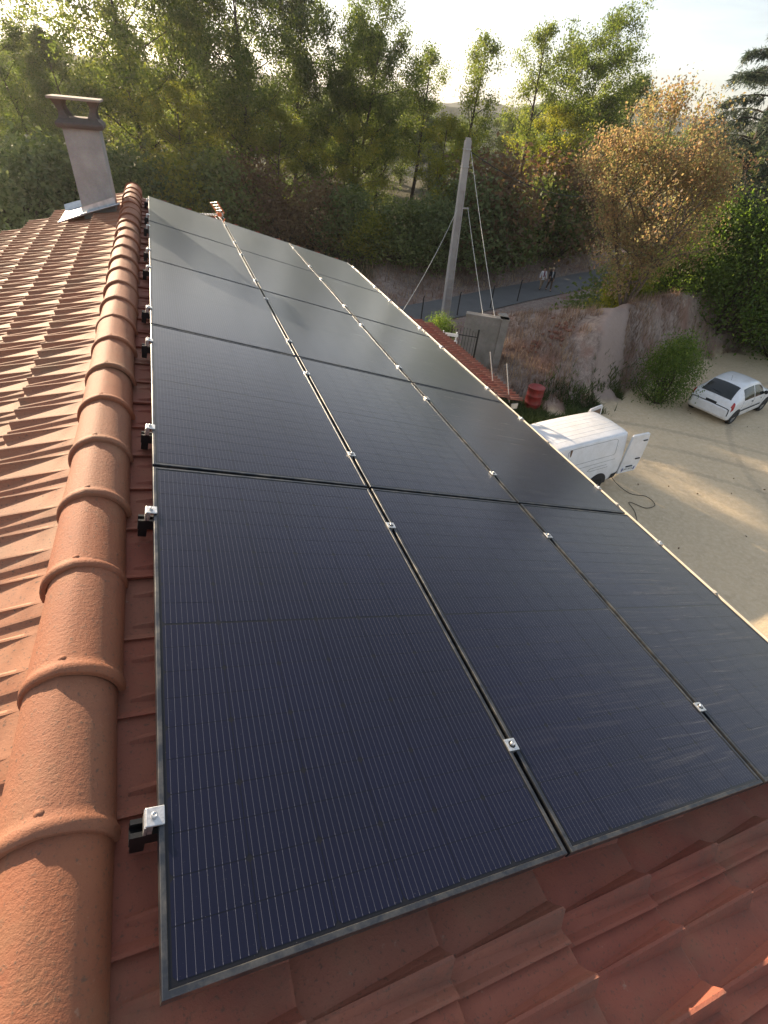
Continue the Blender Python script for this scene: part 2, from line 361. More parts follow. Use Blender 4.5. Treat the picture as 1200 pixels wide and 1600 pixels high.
# pale bare-earth chute down the bank
def chute(x, y):
    d = np.abs(seg_dist(x, y, np.array([(15.2, 13.3), (16.4, 15.6), (16.9, 16.6)])))
    return np.clip((.75 - d) / .25 + vnoise(x, y, .5, 14), 0, 1)
ch = chute(GX, GY)
M_ground = mat('ground', (.3, .25, .2), .95, spec=.15)
def ground_mat():
    m = M_ground
    a = nd(m, 'ShaderNodeAttribute'); a.attribute_name = 'zone'
    s = nd(m, 'ShaderNodeSeparateColor'); lk(m, a.outputs['Color'], s.inputs[0])
    n1 = noise(m, .35, 6, .65, 'World'); n2 = noise(m, 7, 6, .75, 'World'); n3 = noise(m, 42, 4, .7, 'World')
    sand = mixc(m, ramp(m, n1.outputs['Fac'], [(.3, (0, 0, 0)), (.7, (1, 1, 1))]).outputs['Color'], (.66, .515, .335), (.58, .455, .30))
    nq = noise(m, 1.3, 7, .75, 'World', None, 1.0)
    sand = mixc(m, ramp(m, nq.outputs['Fac'], [(.46, (0, 0, 0)), (.66, (.4, .4, .4))]).outputs['Color'], sand, (.45, .35, .23))
    sand = mixc(m, ramp(m, n2.outputs['Fac'], [(.42, (0, 0, 0)), (.68, (1, 1, 1))]).outputs['Color'], sand, (.69, .56, .39))
    sand = mixc(m, ramp(m, n3.outputs['Fac'], [(.62, (0, 0, 0)), (.74, (.6, .6, .6))]).outputs['Color'], sand, (.22, .18, .13))
    # tyre tracks: curved bands where the gravel is packed darker
    geo = nd(m, 'ShaderNodeNewGeometry'); P = geo.outputs['Position']
    for (cx, cy, rr, w) in ((9.0, 1.0, 11.0, .17), (9.0, 1.0, 12.5, .17), (27.0, 2.0, 10.5, .16), (27.0, 2.0, 12.0, .16), (2.0, -6, 19.5, .15)):
        v = nd(m, 'ShaderNodeVectorMath', operation='SUBTRACT'); v.inputs[1].default_value = (cx, cy, -7); lk(m, P, v.inputs[0])
        l = nd(m, 'ShaderNodeVectorMath', operation='LENGTH'); lk(m, v.outputs[0], l.inputs[0])
        t = math_(m, 'ADD', math_(m, 'ABSOLUTE', math_(m, 'SUBTRACT', l.outputs['Value'], rr)), math_(m, 'MULTIPLY_ADD', n2.outputs['Fac'], .34, -.17))
        k = ramp(m, math_(m, 'DIVIDE', t, w), [(.35, (.6, .6, .6)), (1, (0, 0, 0))])
        sand = mixc(m, math_(m, 'MULTIPLY', k.outputs['Color'], n1.outputs['Fac']), sand, (.27, .22, .165))
    ns = noise(m, 1.0, 6, .75, 'World', (4.5, 4.5, .55), 1.2); nl_ = noise(m, .8, 5, .7, 'World')
    dry = mixc(m, ramp(m, ns.outputs['Fac'], [(.36, (0, 0, 0)), (.64, (1, 1, 1))]).outputs['Color'], (.17, .125, .105), (.36, .285, .245))
    dry = mixc(m, ramp(m, nl_.outputs['Fac'], [(.48, (0, 0, 0)), (.66, (1, 1, 1))]).outputs['Color'], dry, (.24, .14, .11))
    dry = mixc(m, ramp(m, n3.outputs['Fac'], [(.52, (0, 0, 0)), (.70, (.8, .8, .8))]).outputs['Color'], dry, (.10, .085, .06))
    wd = mixc(m, n2.outputs['Fac'], (.035, .035, .016), (.075, .06, .03))
    c = mixc(m, s.outputs['Red'], dry, sand); c = mixc(m, s.outputs['Green'], c, wd); c = mixc(m, s.outputs['Blue'], c, mixc(m, n2.outputs['Fac'], (.30, .225, .19), (.40, .31, .27)))
    lk(m, c, bsdf(m).inputs['Base Color'])
    nn = bump(m, n2.outputs['Fac'], .5, .05); nn = bump(m, n3.outputs['Fac'], .5, .015, nn); lk(m, nn, bsdf(m).inputs['Normal'])
ground_mat()
gm = npmesh('ground', np.stack([GX, GY, GZ], -1).reshape(-1, 3), F[:, ::-1], M_ground, smooth=True)
za = gm.attributes.new('zone', 'FLOAT_COLOR', 'POINT')
za.data.foreach_set('color', np.stack([yard, wood, ch * (1 - yard), np.ones_like(yard)], -1).astype(np.float32).ravel())
tag(obj('ground', gm), kind='structure')

# distant hills
hx = np.radians(np.linspace(-75, 100, 180)); V = []; 
for k, (d, h0, hv, sd) in enumerate(((420, 2, 10, 21), (900, 12, 26, 22))):
    V = []
    for t in hx:
        z = h0 + hv * (vnoise(t * 40, 0 * t, 7, sd) + .5) + hv * .4 * vnoise(t * 40, 0 * t, 2.2, sd + 5)
        for rr_, f in ((d, -40), (d + 60, None), (d + 400, -40)):
            V.append((rr_ * math.sin(t), rr_ * math.cos(t), float(z) if f is None else f))
    V = np.array(V); n = len(hx); ii = np.arange(n - 1) * 3
    F2 = np.concatenate([np.stack([ii + a, ii + a + 3, ii + a + 4, ii + a + 1], -1) for a in (0, 1)])
    M_h = mat('hill_forest', (.05, .065, .03), .95, spec=.1)
    lk(M_h, ramp(M_h, noise(M_h, .08, 5, .7, 'World').outputs['Fac'], [(.35, (.03, .045, .02)), (.65, (.09, .095, .045))]).outputs['Color'], bsdf(M_h).inputs['Base Color'])
    tag(obj('hills', npmesh('hills', V, F2, M_h, smooth=True)), kind='structure')

# road
M_road = mat('asphalt', (.09, .09, .092), .85, spec=.3)
n1 = noise(M_road, 1.1, 5, .7, 'World'); n2 = noise(M_road, 60, 3, .7, 'World')
c = mixc(M_road, n1.outputs['Fac'], (.085, .085, .088), (.15, .148, .145)); c = mixc(M_road, .35, c, n2.outputs['Color'], 'OVERLAY')
lk(M_road, c, bsdf(M_road).inputs['Base Color'])
def ribbon(P, offs, zs):
    P = np.array(P, float); t = np.gradient(P, axis=0); t /= np.linalg.norm(t, axis=1)[:, None]; nrm = np.stack([-t[:, 1], t[:, 0]], -1)
    k = len(offs); V = []
    for i in range(len(P)):
        for o_, z_ in zip(offs, zs): V.append((*(P[i] + nrm[i] * o_), z_))
    ii = np.arange(len(P) - 1)[:, None] * k + np.arange(k - 1)[None]; ii = ii.ravel()
    return np.array(V), np.stack([ii, ii + 1, ii + k + 1, ii + k], -1)[:, ::-1]
def resample(P, step):
    P = np.array(P, float); l = np.r_[0, np.cumsum(np.linalg.norm(np.diff(P, axis=0), axis=1))]; s_ = np.arange(0, l[-1], step)
    return np.stack([np.interp(s_, l, P[:, k]) for k in range(P.shape[1])], -1)
RP = resample(ROADC, 1.0)
for _ in range(4): RP[1:-1] = (RP[:-2] + RP[2:] + 2 * RP[1:-1]) / 4
V, F2 = ribbon(RP, (-1.55, -.8, 0, .8, 1.55), (-8.22, -8.19, -8.17, -8.19, -8.22))
tag(obj('road', npmesh('road', V, F2, M_road, smooth=True)), kind='structure')

# ------------------------------------------------------------------ the house roof
AL = R(16); c16, s16 = math.cos(AL), math.sin(AL)
MR = Matrix(((c16, 0, s16, 0), (0, 1, 0, 0), (-s16, 0, c16, 0), (0, 0, 0, 1)))            # right slope: u down, v away, n up
MLf = Matrix(((-c16, 0, -s16, -.222), (0, -1, 0, 0), (-s16, 0, c16, -.051), (0, 0, 0, 1)))  # left slope
house = empty('house', (0, 4, -7)); tag(house, 'house whose terracotta tiled roof carries the solar panels', 'house')
HI = Matrix.Translation((0, -4, 7))
def hpart(name, me, parent=None, mw=Matrix.Identity(4)):
    o = bpy.data.objects.new(name, me); col.objects.link(o)
    if parent is None: o.parent = house; o.matrix_local = HI @ mw
    else: o.parent = parent; o.matrix_local = mw
    return o
b = MB()
for x0, x1, y0, y1 in ((-3.3, -3.0, -1.4, 9.3), (3.05, 3.35, -1.4, 9.3), (-3.0, 3.05, -1.4, -1.1), (-3.0, 3.05, 9.0, 9.3)):
    b.box((x0, y0, -7.3), (x1, y1, -1.12))
hpart('wall', b.mesh('house_wall', M_housew))
M_deck = mat('roof_deck', (.05, .035, .03), .9)
deck = MB()
e = 3.45
deck.add([MR @ Vector((-.2, -1.5, -.165)), MR @ Vector((e, -1.5, -.165)), MR @ Vector((e, 9.7, -.165)), MR @ Vector((-.2, 9.7, -.165))], [(0, 1, 2, 3)])
deck.add([MLf @ Vector((0, 1.5, -.065)), MLf @ Vector((e, 1.5, -.065)), MLf @ Vector((e, -7.0, -.065)), MLf @ Vector((0, -9.7, -.065))], [(0, 1, 2, 3)])
roof = hpart('roof', deck.mesh('roof_deck', M_deck)); RI = Matrix.Identity(4)

def tile_mesh(L, name, m, cut=0, HT=.052):
    us = [u for u in (0, .07, .10, .15, .21, .28, .35, L - .006, L) if u >= cut]
    if cut: us = [cut] + us
    V = []; WT = []
    for u in us:
        t = min(max((u - .085) / (L - .085), 0), 1)
        tilt = -.040 + .050 * u / L
        hh = HT * (t ** .9); prof = [(0, .002), (-.014, .004)]
        for cr in (-.086, -.224):
            wr = .010 + .026 * t; wd = .008 + .018 * t
            prof += [(cr + wr, .005), (cr + wr * .5, .005 + hh * .44), (cr + .006, .005 + hh * .95), (cr - .002, .005 + hh), (cr - .002 - wd * .5, .005 + hh * .5), (cr - .002 - wd, .005)]
        prof += [(-.262, .007), (-.280, .017), (-.288, .018)]
        for q_, (y, z) in enumerate(prof): V.append((u, y, z + tilt - (.003 if u == L else 0))); WT.append(max(0, t - .25) * (1.1 if q_ in (5, 6, 11, 12) else .7 if q_ in (7, 13) else .35 if q_ in (4, 10) else 0))  # lichen on crests; drop faces weighted darker as painted shade
    k = len(prof); F = []
    for i in range(len(us) - 1):
        for j in range(k - 1): F.append((i * k + j, (i + 1) * k + j, (i + 1) * k + j + 1, i * k + j + 1)[::-1])
    mb = MB(); mb.add(V, F, True)
    low = V[-k:]; mb.add(list(low) + [(p[0] - .004, p[1], p[2] - .026) for p in low], [(j, j + 1, k + j + 1, k + j)[::-1] for j in range(k - 1)])
    ed = [V[i * k + k - 1] for i in range(len(us))]
    mb.add(ed + [(p[0], p[1] + .004, p[2] - .015) for p in ed], [(i, i + 1, len(us) + i + 1, len(us) + i) for i in range(len(us) - 1)])
    me = mb.mesh(name, m); me.set_sharp_from_angle(angle=R(14))
    wa = me.attributes.new('lichen_shade', 'FLOAT', 'POINT'); wa.data.foreach_set('value', np.array(WT + [0] * (len(mb.v) - len(WT)), np.float32)); return me, mb
PR, PL = .36, .338
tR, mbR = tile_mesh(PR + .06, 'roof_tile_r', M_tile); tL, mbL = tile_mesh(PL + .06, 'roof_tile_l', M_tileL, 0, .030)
cam_p = Vector((.2327, -.2285, 1.2798)); cam_iv = cam.matrix_world.inverted()
def inframe(p):
    q = cam_iv @ p
    if q.z > -.02: return False
    x = q.x / -q.z * 782.3; y = q.y / -q.z * 782.3
    return abs(x) < 660 and abs(y) < 880
cands = []
rt = random.Random(5)
for k in range(1, 10):
    ul = .274 + PR * (k - 1)                      # lower edge
    if ul > 3.62: continue
    for j in range(-6, 36):
        v = .131 + .275 * j + .275                # +v edge of the tile whose -v edge is a joint
        if v > 9.75: continue
        cands.append(('R', ul, v, k))
for k in range(1, 10):
    ul = .497 + PL * (k - 1) + .003
    for j in range(-9, 38):
        Y = .846 + .275 * j                        # the overlapping edge lies at +Y
        if Y > 10.02 - max(0, k - 2) * .275 or Y < -1.5: continue
        cands.append(('L', ul, Y, k))
tiles = []
for sd, ul, v, k in cands:
    jit = Matrix.Rotation(rt.gauss(0, .004), 4, 'Z') @ Matrix.Rotation(rt.gauss(0, .004), 4, 'X')
    if sd == 'R':
        MM = MR @ Matrix.Translation((ul - PR - .06, v + rt.gauss(0, .0015), -.118 + rt.gauss(0, .001))) @ jit
        ctr = MR @ Vector((ul - .18, v - .14, -.11)); vis = inframe(ctr) and (ul < .3 or v < .15)
    else:
        MM = MLf @ Matrix.Translation((ul - PL - .06, -(Y0 := v) + .275 + .0, -.012 + rt.gauss(0, .001))) @ jit
        ctr = MLf @ Vector((ul - .17, -v + .14, 0)); vis = inframe(ctr)
    tiles.append([0 if vis else 1, (ctr - cam_p).length, sd, MM])
tiles.sort(key=lambda a: (a[0], a[1]))
restR, restL = MB(), MB()
for i, (nv, d, sd, MM) in enumerate(tiles):
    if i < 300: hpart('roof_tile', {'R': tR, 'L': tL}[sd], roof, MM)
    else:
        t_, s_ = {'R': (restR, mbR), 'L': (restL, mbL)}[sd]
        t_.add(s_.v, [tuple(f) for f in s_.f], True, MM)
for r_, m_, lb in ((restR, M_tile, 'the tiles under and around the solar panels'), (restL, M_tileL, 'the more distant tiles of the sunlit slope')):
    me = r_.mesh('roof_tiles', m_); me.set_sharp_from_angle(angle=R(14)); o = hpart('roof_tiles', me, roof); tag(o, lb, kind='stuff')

# ridge tiles, each overlapping the nearer one with a thick collar
def ridge_mesh():
    mb = MB(); na_ = 18
    ys = [0, .003, .022, .032, .042, .06, .20, .34, .47]
    rad = [.1265, .131, .1325, .130, .124, .1225, .119, .1165, .115]
    V = []
    for y, r in zip(ys, rad):
        for k in range(na_ + 1):
            a = math.pi * (-.03 + 1.06 * k / na_); pk = .0035 * math.exp(-((a - math.pi / 2) / .09) ** 2)
            V.append(((r + pk) * math.cos(a), y, (r + pk) * math.sin(a)))
    n = na_ + 1; mb.add(V, [(i * n + k, i * n + k + 1, (i + 1) * n + k + 1, (i + 1) * n + k)[::-1] for i in range(len(ys) - 1) for k in range(na_)], True)
    inn = [(x * .9, y, z * .9) for x, y, z in V[:n]]
    mb.add(V[:n] + inn, [(k, k + 1, n + k + 1, n + k) for k in range(na_)])
    lug = [(.012, 0), (.011, .003), (.007, .006), (.0003, .007)]
    mb.lathe(lug, 10, Matrix.Translation((0, .052, .1215)))
    return mb.mesh('ridge_tile', M_ridge)
rm = ridge_mesh()
for k in range(-4, 24):
    y = .345 + .408 * k
    if y > 9.4: break
    MM = Matrix.Translation((-.222 + rt.gauss(0, .003), y + rt.gauss(0, .004), -.089 + rt.gauss(0, .002))) @ Matrix.Rotation(rt.gauss(0, .012), 4, 'Z') @ Matrix.Rotation(rt.gauss(0, .006), 4, 'X')
    hpart('ridge_tile', rm, roof, MM)
# rounded end stop of the ridge and mortar bedding along both sides
mb = MB(); n = 14
mb.add([(-.222 + .128 * math.cos(math.pi * k / n), 9.79, -.082 + .128 * math.sin(math.pi * k / n)) for k in range(n + 1)] + [(-.222, 9.79, -.1)], [(k, k + 1, n + 1) for k in range(n)])
hpart('ridge_end', mb.mesh('ridge_end', M_ridge), roof)

# gutter along the right eave
mb = MB(); gu, gh, gr = 3.545, -.185, .050
gc = MR @ Vector((gu, 0, gh)); n = 12
ys = np.arange(-1.6, 9.81, 1.9)
sec = [(gr * math.cos(math.pi + math.pi * k / n), gr * math.sin(math.pi + math.pi * k / n)) for k in range(n + 1)]
sec = [(-gr, .012)] + sec + [(gr, .012), (gr + .008, .016), (gr + .010, .006), (gr + .003, 0)]
V = []; F = []
for y in (-1.6, 9.8): V += [(gc.x + a, y, gc.z + b_) for a, b_ in sec]
k = len(sec); mb.add(V, [(j, j + 1, k + j + 1, k + j) for j in range(k - 1)], True)
g = hpart('gutter', mb.mesh('gutter', M_gutter))
for y in np.arange(-.9, 9.8, 1.02):
    m2 = MB(); q = [(a * 1.05, b_ * 1.05 + .001) for a, b_ in sec]
    V = []
    for yy in (y - .013, y + .013): V += [(gc.x + a, yy, gc.z + b_) for a, b_ in q]
    m2.add(V, [(j, j + 1, k + j + 1, k + j) for j in range(k - 1)]); m2.box((gc.x - gr, y - .012, gc.z + .014), (gc.x + gr + .008, y + .012, gc.z + .019))
    o = bpy.data.objects.new('gutter_bracket', m2.mesh('gutter_bracket', M_gutter)); col.objects.link(o); o.parent = g
mb = MB(); mb.box((gc.x - .11, -1.5, gc.z - .14), (gc.x - .085, 9.7, gc.z + .03)); hpart('fascia', mb.mesh('fascia', M_gutter))

# chimney
chim = MB(); x0, x1, y0, y1 = -.835, -.425, 8.45, 8.95; zt = .745
chim.box((x0, y0, -.55), (x1, y1, zt), bev=.006)
ch_o = hpart('chimney', chim.mesh('chimney', M_render)); tag(ch_o, 'grey rendered chimney beside the ridge')
def cpart(name, mb_, m):
    o = bpy.data.objects.new(name, mb_.mesh(name, m)); col.objects.link(o); o.parent = ch_o
# moulded collar, four flared legs, top slab
cm = MB(); cx_, cy_ = (x0 + x1) / 2, (y0 + y1) / 2; hw, hd_ = (x1 - x0) / 2, (y1 - y0) / 2
lev = [(0.0, .045), (.03, .06), (.05, .06), (.075, .035), (.10, .0), (.105, -.05)]
V = []
for z, o_ in lev: V += [(cx_ + sx * (hw + o_), cy_ + sy * (hd_ + o_), zt + .001 + z) for sx, sy in ((-1, -1), (1, -1), (1, 1), (-1, 1))]
cm.add(V, [(i * 4 + k, i * 4 + (k + 1) % 4, i * 4 + 4 + (k + 1) % 4, i * 4 + 4 + k) for i in range(len(lev) - 1) for k in range(4)] + [(20, 21, 22, 23), (3, 2, 1, 0)])
cpart('chimney_collar', cm, M_capstone)
for sx in (-1, 1):
    for sy in (-1, 1):
        lm_ = MB(); px_, py_ = cx_ + sx * (hw - .045), cy_ + sy * (hd_ - .05)
        lv = [(.095, .062, 0), (.12, .048, 0), (.17, .034, .012), (.22, .036, .03), (.265, .058, .035), (.275, .06, .035)]
        V = []
        for z, h_, off in lv: V += [(px_ + sx * off + a * h_, py_ + sy * off * .4 + b_ * h_, zt + z) for a, b_ in ((-1, -1), (1, -1), (1, 1), (-1, 1))]
        lm_.add(V, [(i * 4 + k, i * 4 + (k + 1) % 4, i * 4 + 4 + (k + 1) % 4, i * 4 + 4 + k) for i in range(len(lv) - 1) for k in range(4)])
        cpart('cap_leg', lm_, M_capstone)
sm_ = MB(); sm_.box((cx_ - hw - .085, cy_ - hd_ - .085, zt + .278), (cx_ + hw + .085, cy_ + hd_ + .085, zt + .304), bev=.005); cpart('cap_slab', sm_, M_slab)
# zinc flashing: tray on the downhill side, apron and upstands
def lp(x, y, h): # point above the left slope
    z = -.051 + math.tan(AL) * (x + .222) ; return (x, y, z + h)
fl = MB()
def sheet(pts, th=.004):
    fl.add(pts + [(p[0], p[1], p[2] - th) for p in pts], [(0, 1, 2, 3), (7, 6, 5, 4), (0, 4, 5, 1), (1, 5, 6, 2), (2, 6, 7, 3), (3, 7, 4, 0)])
sheet([lp(x0 - .30, y0 - .19, .05), lp(x0 + .02, y0 - .15, .05), lp(x0 + .02, y1 + .12, .055), lp(x0 - .30, y1 + .12, .055)])
sheet([lp(x0 - .30, y1 + .12, .055), lp(x0, y1 + .12, .055), lp(x0, y1 + .14, .13), lp(x0 - .30, y1 + .14, .13)])
sheet([lp(x0 - .02, y0 - .13, .055), lp(x1 + .07, y0 - .13, .055), lp(x1 + .07, y0 - .003, .06), lp(x0 - .02, y0 - .003, .06)])
sheet([lp(x0 - .012, y0 - .009, .05), lp(x1 + .012, y0 - .009, .05), lp(x1 + .012, y0 - .006, .135), lp(x0 - .012, y0 - .006, .12)], .002)
sheet([lp(x0 - .008, y0 - .006, .05), lp(x0 - .006, y1, .05), lp(x0 - .004, y1, .13), lp(x0 - .004, y0 - .006, .12)], .002)
fl.tube([lp(x0 - .02, y0 - .135, .06), lp(x1 + .07, y0 - .135, .06)], .012, 8); fl.tube([lp(x0 - .305, y0 - .19, .05), lp(x0 - .01, y0 - .145, .055)], .010, 8)
cpart('flashing', fl, M_zinc)

# ------------------------------------------------------------------ solar panels
PUW, PVW = 1.058, 1.776; W_, H_ = 1.040, 1.758
def frame_mesh():
    mb = MB(); hw, hh, t, d = W_ / 2, H_ / 2, .0125, .035
    def ring(o, z): return [(-hw + o, -hh + o, z), (hw - o, -hh + o, z), (hw - o, hh - o, z), (-hw + o, hh - o, z)]
    lev = [(0, -d), (0, -.0018), (.0018, 0), (t - .0015, 0), (t, -.0015), (t, -.006)]
    V = []
    for o_, z in lev: V += ring(o_, z)
    mb.add(V, [(i * 4 + k, i * 4 + (k + 1) % 4, i * 4 + 4 + (k + 1) % 4, i * 4 + 4 + k) for i in range(len(lev) - 1) for k in range(4)])
    V = ring(.0, -d) + ring(.03, -d); mb.add(V, [(k, 4 + k, 4 + (k + 1) % 4, (k + 1) % 4) for k in range(4)])
    return mb.mesh('panel_frame', M_frame)
cw, chh = .1655, .0838
def cellpoly(cx, cy, flip):
    a, b_, q = cw / 2, chh / 2, .0085
    if not flip: p = [(-a, -b_), (a, -b_), (a, b_ - q), (a - q, b_), (-a + q, b_), (-a, b_ - q)]
    else: p = [(-a + q, -b_), (a - q, -b_), (a, -b_ + q), (a, b_), (-a, b_), (-a, -b_ + q)]
    return [(cx + x, cy + y) for x, y in p], [(x / cw + .5, y / chh + .5) for x, y in p]
def cell_mesh(items, name, z):
    me = bpy.data.meshes.new(name); V = []; F = []; UV = []
    for cx, cy, fl_ in items:
        p, u = cellpoly(cx, cy, fl_); F.append(tuple(range(len(V), len(V) + 6))); V += [(x, y, z) for x, y in p]; UV += u
    me.from_pydata(V, [], F); ul_ = me.uv_layers.new(name='cell'); ul_.data.foreach_set('uv', np.array(UV, np.float32).ravel())
    me.materials.append(M_cell); me.update(); return me
spots = []
for i in range(6):
    for j in range(20):
        spots.append(((i - 2.5) * (cw + .0018), (j - 9.5) * (chh + .0018) + (.003 if j >= 10 else -.003), j % 2 == 0))
one = [cell_mesh([(0, 0, f)], 'cell', 0) for f in (False, True)]
sheet_me = cell_mesh(spots, 'cell_sheet', -.0022)
mb = MB(); hw, hh = W_ / 2 - .0125, H_ / 2 - .0125
mb.add([(-hw, -hh, -.0028), (hw, -hh, -.0028), (hw, hh, -.0028), (-hw, hh, -.0028)], [(0, 1, 2, 3)])
mb.add([(-hw, -hh, -.008), (hw, -hh, -.008), (hw, hh, -.008), (-hw, hh, -.008)], [(3, 2, 1, 0)])
back_me = mb.mesh('backsheet', M_back); frame_me = frame_mesh()
COLN = ['next to the ridge', 'in the middle column', 'next to the gutter']
ROWN = ['nearest row', 'second row from the near edge', 'middle row of five', 'fourth row from the near edge', 'farthest row, towards the trees']
for j in range(5):
    for i in range(3):
        p = empty('solar_panel'); jm = Matrix.Rotation(rt.gauss(0, .0012), 4, 'X') @ Matrix.Rotation(rt.gauss(0, .0012), 4, 'Y')
        p.matrix_world = MR @ Matrix.Translation(((i + .5) * PUW, (j + .5) * PVW, 0)) @ jm
        tag(p, 'black framed solar panel ' + COLN[i] + ', ' + ROWN[j], 'solar panel', 'solar panels on the roof')
        obj('frame', frame_me, p); obj('backsheet', back_me, p)
        if j == 0:
            for x, y, f in spots: obj('cell', one[int(f)], p, (x, y, -.0022))
        else: obj('cell_sheet', sheet_me, p)['kind'] = 'stuff'

# mounting rails with clamps
def bolt_mesh():
    mb = MB(); mb.lathe([(.0001, .006), (.0028, .006), (.0036, .009), (.0062, .009), (.0068, .007), (.0068, 0)][::-1], 14); return mb.mesh('bolt', M_alu)
bolt_me = bolt_mesh()
mid = MB(); mid.box((-.021, -.020, .0005), (.021, .020, .0065), bev=.0015); mid.box((-.007, -.020, -.034), (.007, .020, .0005)); mid_me = mid.mesh('mid_clamp', M_alu)
endc = MB(); endc.box((-.028, -.021, .0005), (.012, .021, .007), bev=.002)
endc.box((-.030, -.021, -.034), (-.024, .021, .001)); endc.box((-.0225, -.020, -.034), (-.012, .020, .0005))
end_me = endc.mesh('end_clamp', M_alu)
cup = MB(); cup.lathe([(.0125, .0074), (.0115, .0072), (.0075, .0076)], 14); cup_me = cup.mesh('washer', M_dark)
railn = 0
for j in range(5):
    for off in (.327, 1.452):
        v = j * PVW + off; r_ = empty('mounting_rail'); r_.matrix_world = MR @ Matrix.Translation((0, v, 0))
        tag(r_, f'black mounting rail with silver clamps, {ORD[railn]} from the near edge', 'mounting rail', 'rails under the solar panels'); railn += 1
        rb = MB()
        prof = [(-.020, -.078), (.020, -.078), (.020, -.0365), (.009, -.0365), (.009, -.048), (.014, -.048), (.014, -.070), (-.014, -.070), (-.014, -.048), (-.009, -.048), (-.009, -.0365), (-.020, -.0365)]
        ext = .040 + rt.uniform(-.006, .008); k = len(prof)
        V = [(-ext, a, b_) for a, b_ in prof] + [(3 * PUW + .05, a, b_) for a, b_ in prof]
        rb.add(V, [(i, (i + 1) % k, k + (i + 1) % k, k + i) for i in range(k)])
        rb.box((-ext + .004, -.0195, -.115), (-ext + .034, .0195, -.0785)); rb.box((-.016, -.0205, -.0362), (-.002, .0205, -.0345))
        rb.build('rail', M_dark, r_)
        for kk in range(4):
            if kk in (1, 2): cl = obj('mid_clamp', mid_me, r_, (kk * PUW, 0, 0))
            else:
                cl = obj('end_clamp', end_me, r_, (.009 if kk == 0 else 3 * PUW - .009, 0, 0), (0, 0, 0 if kk == 0 else math.pi))
            bx_ = 0 if kk in (1, 2) else -.010
            obj('washer', cup_me, cl, (bx_, 0, -.0007)); obj('bolt', bolt_me, cl, (bx_, 0, .0068))
# ------------------------------------------------------------------ vegetation
def leaves(C, n_each, sigma, size, rg, flat=.6, droop=0, vshift=0.0):
    """leaf rhombs scattered round the cluster centres C (m,3)"""
    m = len(C); n = int(m * n_each)
    ci = rg.integers(0, m, n); sg = np.broadcast_to(np.asarray(sigma, float), (m,))[ci]
    off = rg.normal(0, 1, (n, 3)) * sg[:, None]; off[:, 2] *= flat; P = C[ci] + off
    a = rg.normal(0, 1, (n, 3)); a[:, 2] -= droop; a /= np.linalg.norm(a, axis=1)[:, None]
    b = rg.normal(0, 1, (n, 3)); b -= (b * a).sum(1)[:, None] * a; b /= np.linalg.norm(b, axis=1)[:, None]
    l = size * rg.uniform(.6, 1.35, n)[:, None]
    V = np.stack([P - a * l * .5, P + b * l * .30, P + a * l * .5, P - b * l * .30], 1).reshape(-1, 3)
    F = np.arange(n * 4).reshape(n, 4)
    cv = rg.random(m)[ci] * .5 + rg.random(n) * .5 + vshift
    return V, F, cv
def rot_about(d, rg, ang):
    p = rg.normal(0, 1, 3); p -= p @ d * d; p /= np.linalg.norm(p); v = d * math.cos(ang) + p * math.sin(ang); return v / np.linalg.norm(v)
def grow(rg, base, H, lean=(0, 0), limbs=16, spread=.30, low=.25, trunk_r=None, sub=4, up=.55, wob=.03, profile=None, multi=1):
    """skeleton: list of (points, radii), cluster centres"""
    segs = []; tips = []; tr = trunk_r or H * .016
    for mi in range(multi):
        d0 = np.array([lean[0] + (rg.normal(0, .16) if multi > 1 else 0), lean[1] + (rg.normal(0, .16) if multi > 1 else 0), 1.0]); d0 /= np.linalg.norm(d0)
        Hm = H * (1 if mi == 0 else rg.uniform(.7, .95)); n = 9; p = np.array(base, float); T = [p]
        for i in range(n):
            d0 = d0 + rg.normal(0, wob, 3) * np.array([1, 1, .2]); d0 /= np.linalg.norm(d0); p = p + d0 * Hm / n; T.append(p)
        T = np.array(T); rad = tr / math.sqrt(multi) * (1 - np.linspace(0, 1, n + 1) ** 1.1 * .88)
        segs.append((T, rad, 6)); tips.append(T[-1])
        for k in range(limbs):
            t = low + (1 - low) * (k + rg.random()) / limbs; t = min(t, .985)
            i = t * n; b0 = T[int(i)] + (T[min(int(i) + 1, n)] - T[int(i)]) * (i - int(i))
            pr = profile(t) if profile else math.sin(math.pi * min(1, (t - low) / (1 - low) * .85 + .15)) ** .7
            Lb = H * spread * pr * rg.uniform(.65, 1.25) + .3
            az = k * 2.4 + rg.normal(0, .5); e = up * (.4 + t) + rg.normal(0, .18)
            d = np.array([math.cos(az) * math.cos(e), math.sin(az) * math.cos(e), math.sin(e)]); q = b0; P = [q]; m = 5
            for _ in range(m):
                d = d + rg.normal(0, .14, 3) + np.array([0, 0, .05]); d /= np.linalg.norm(d); q = q + d * Lb / m; P.append(q)
            P = np.array(P); r0 = tr * (1 - t * .75) * .42; segs.append((P, r0 * (1 - np.linspace(0, 1, m + 1) * .85), 4))
            tips += [P[-1], P[-2]]
            for _ in range(sub):
                j = rg.uniform(1.2, m); jb = P[int(j)] if int(j) >= m else P[int(j)] + (P[int(j) + 1] - P[int(j)]) * (j - int(j))
                dd = rot_about(d, rg, rg.uniform(.5, 1.1)); l = Lb * rg.uniform(.22, .45); mid_ = jb + dd * l * .5 + rg.normal(0, .05, 3) * l; e_ = jb + dd * l + np.array([0, 0, .12 * l])
                segs.append((np.array([jb, mid_, e_]), np.array([r0 * .32, r0 * .2, r0 * .06]), 3)); tips += [e_, mid_]
    return segs, np.array(tips)
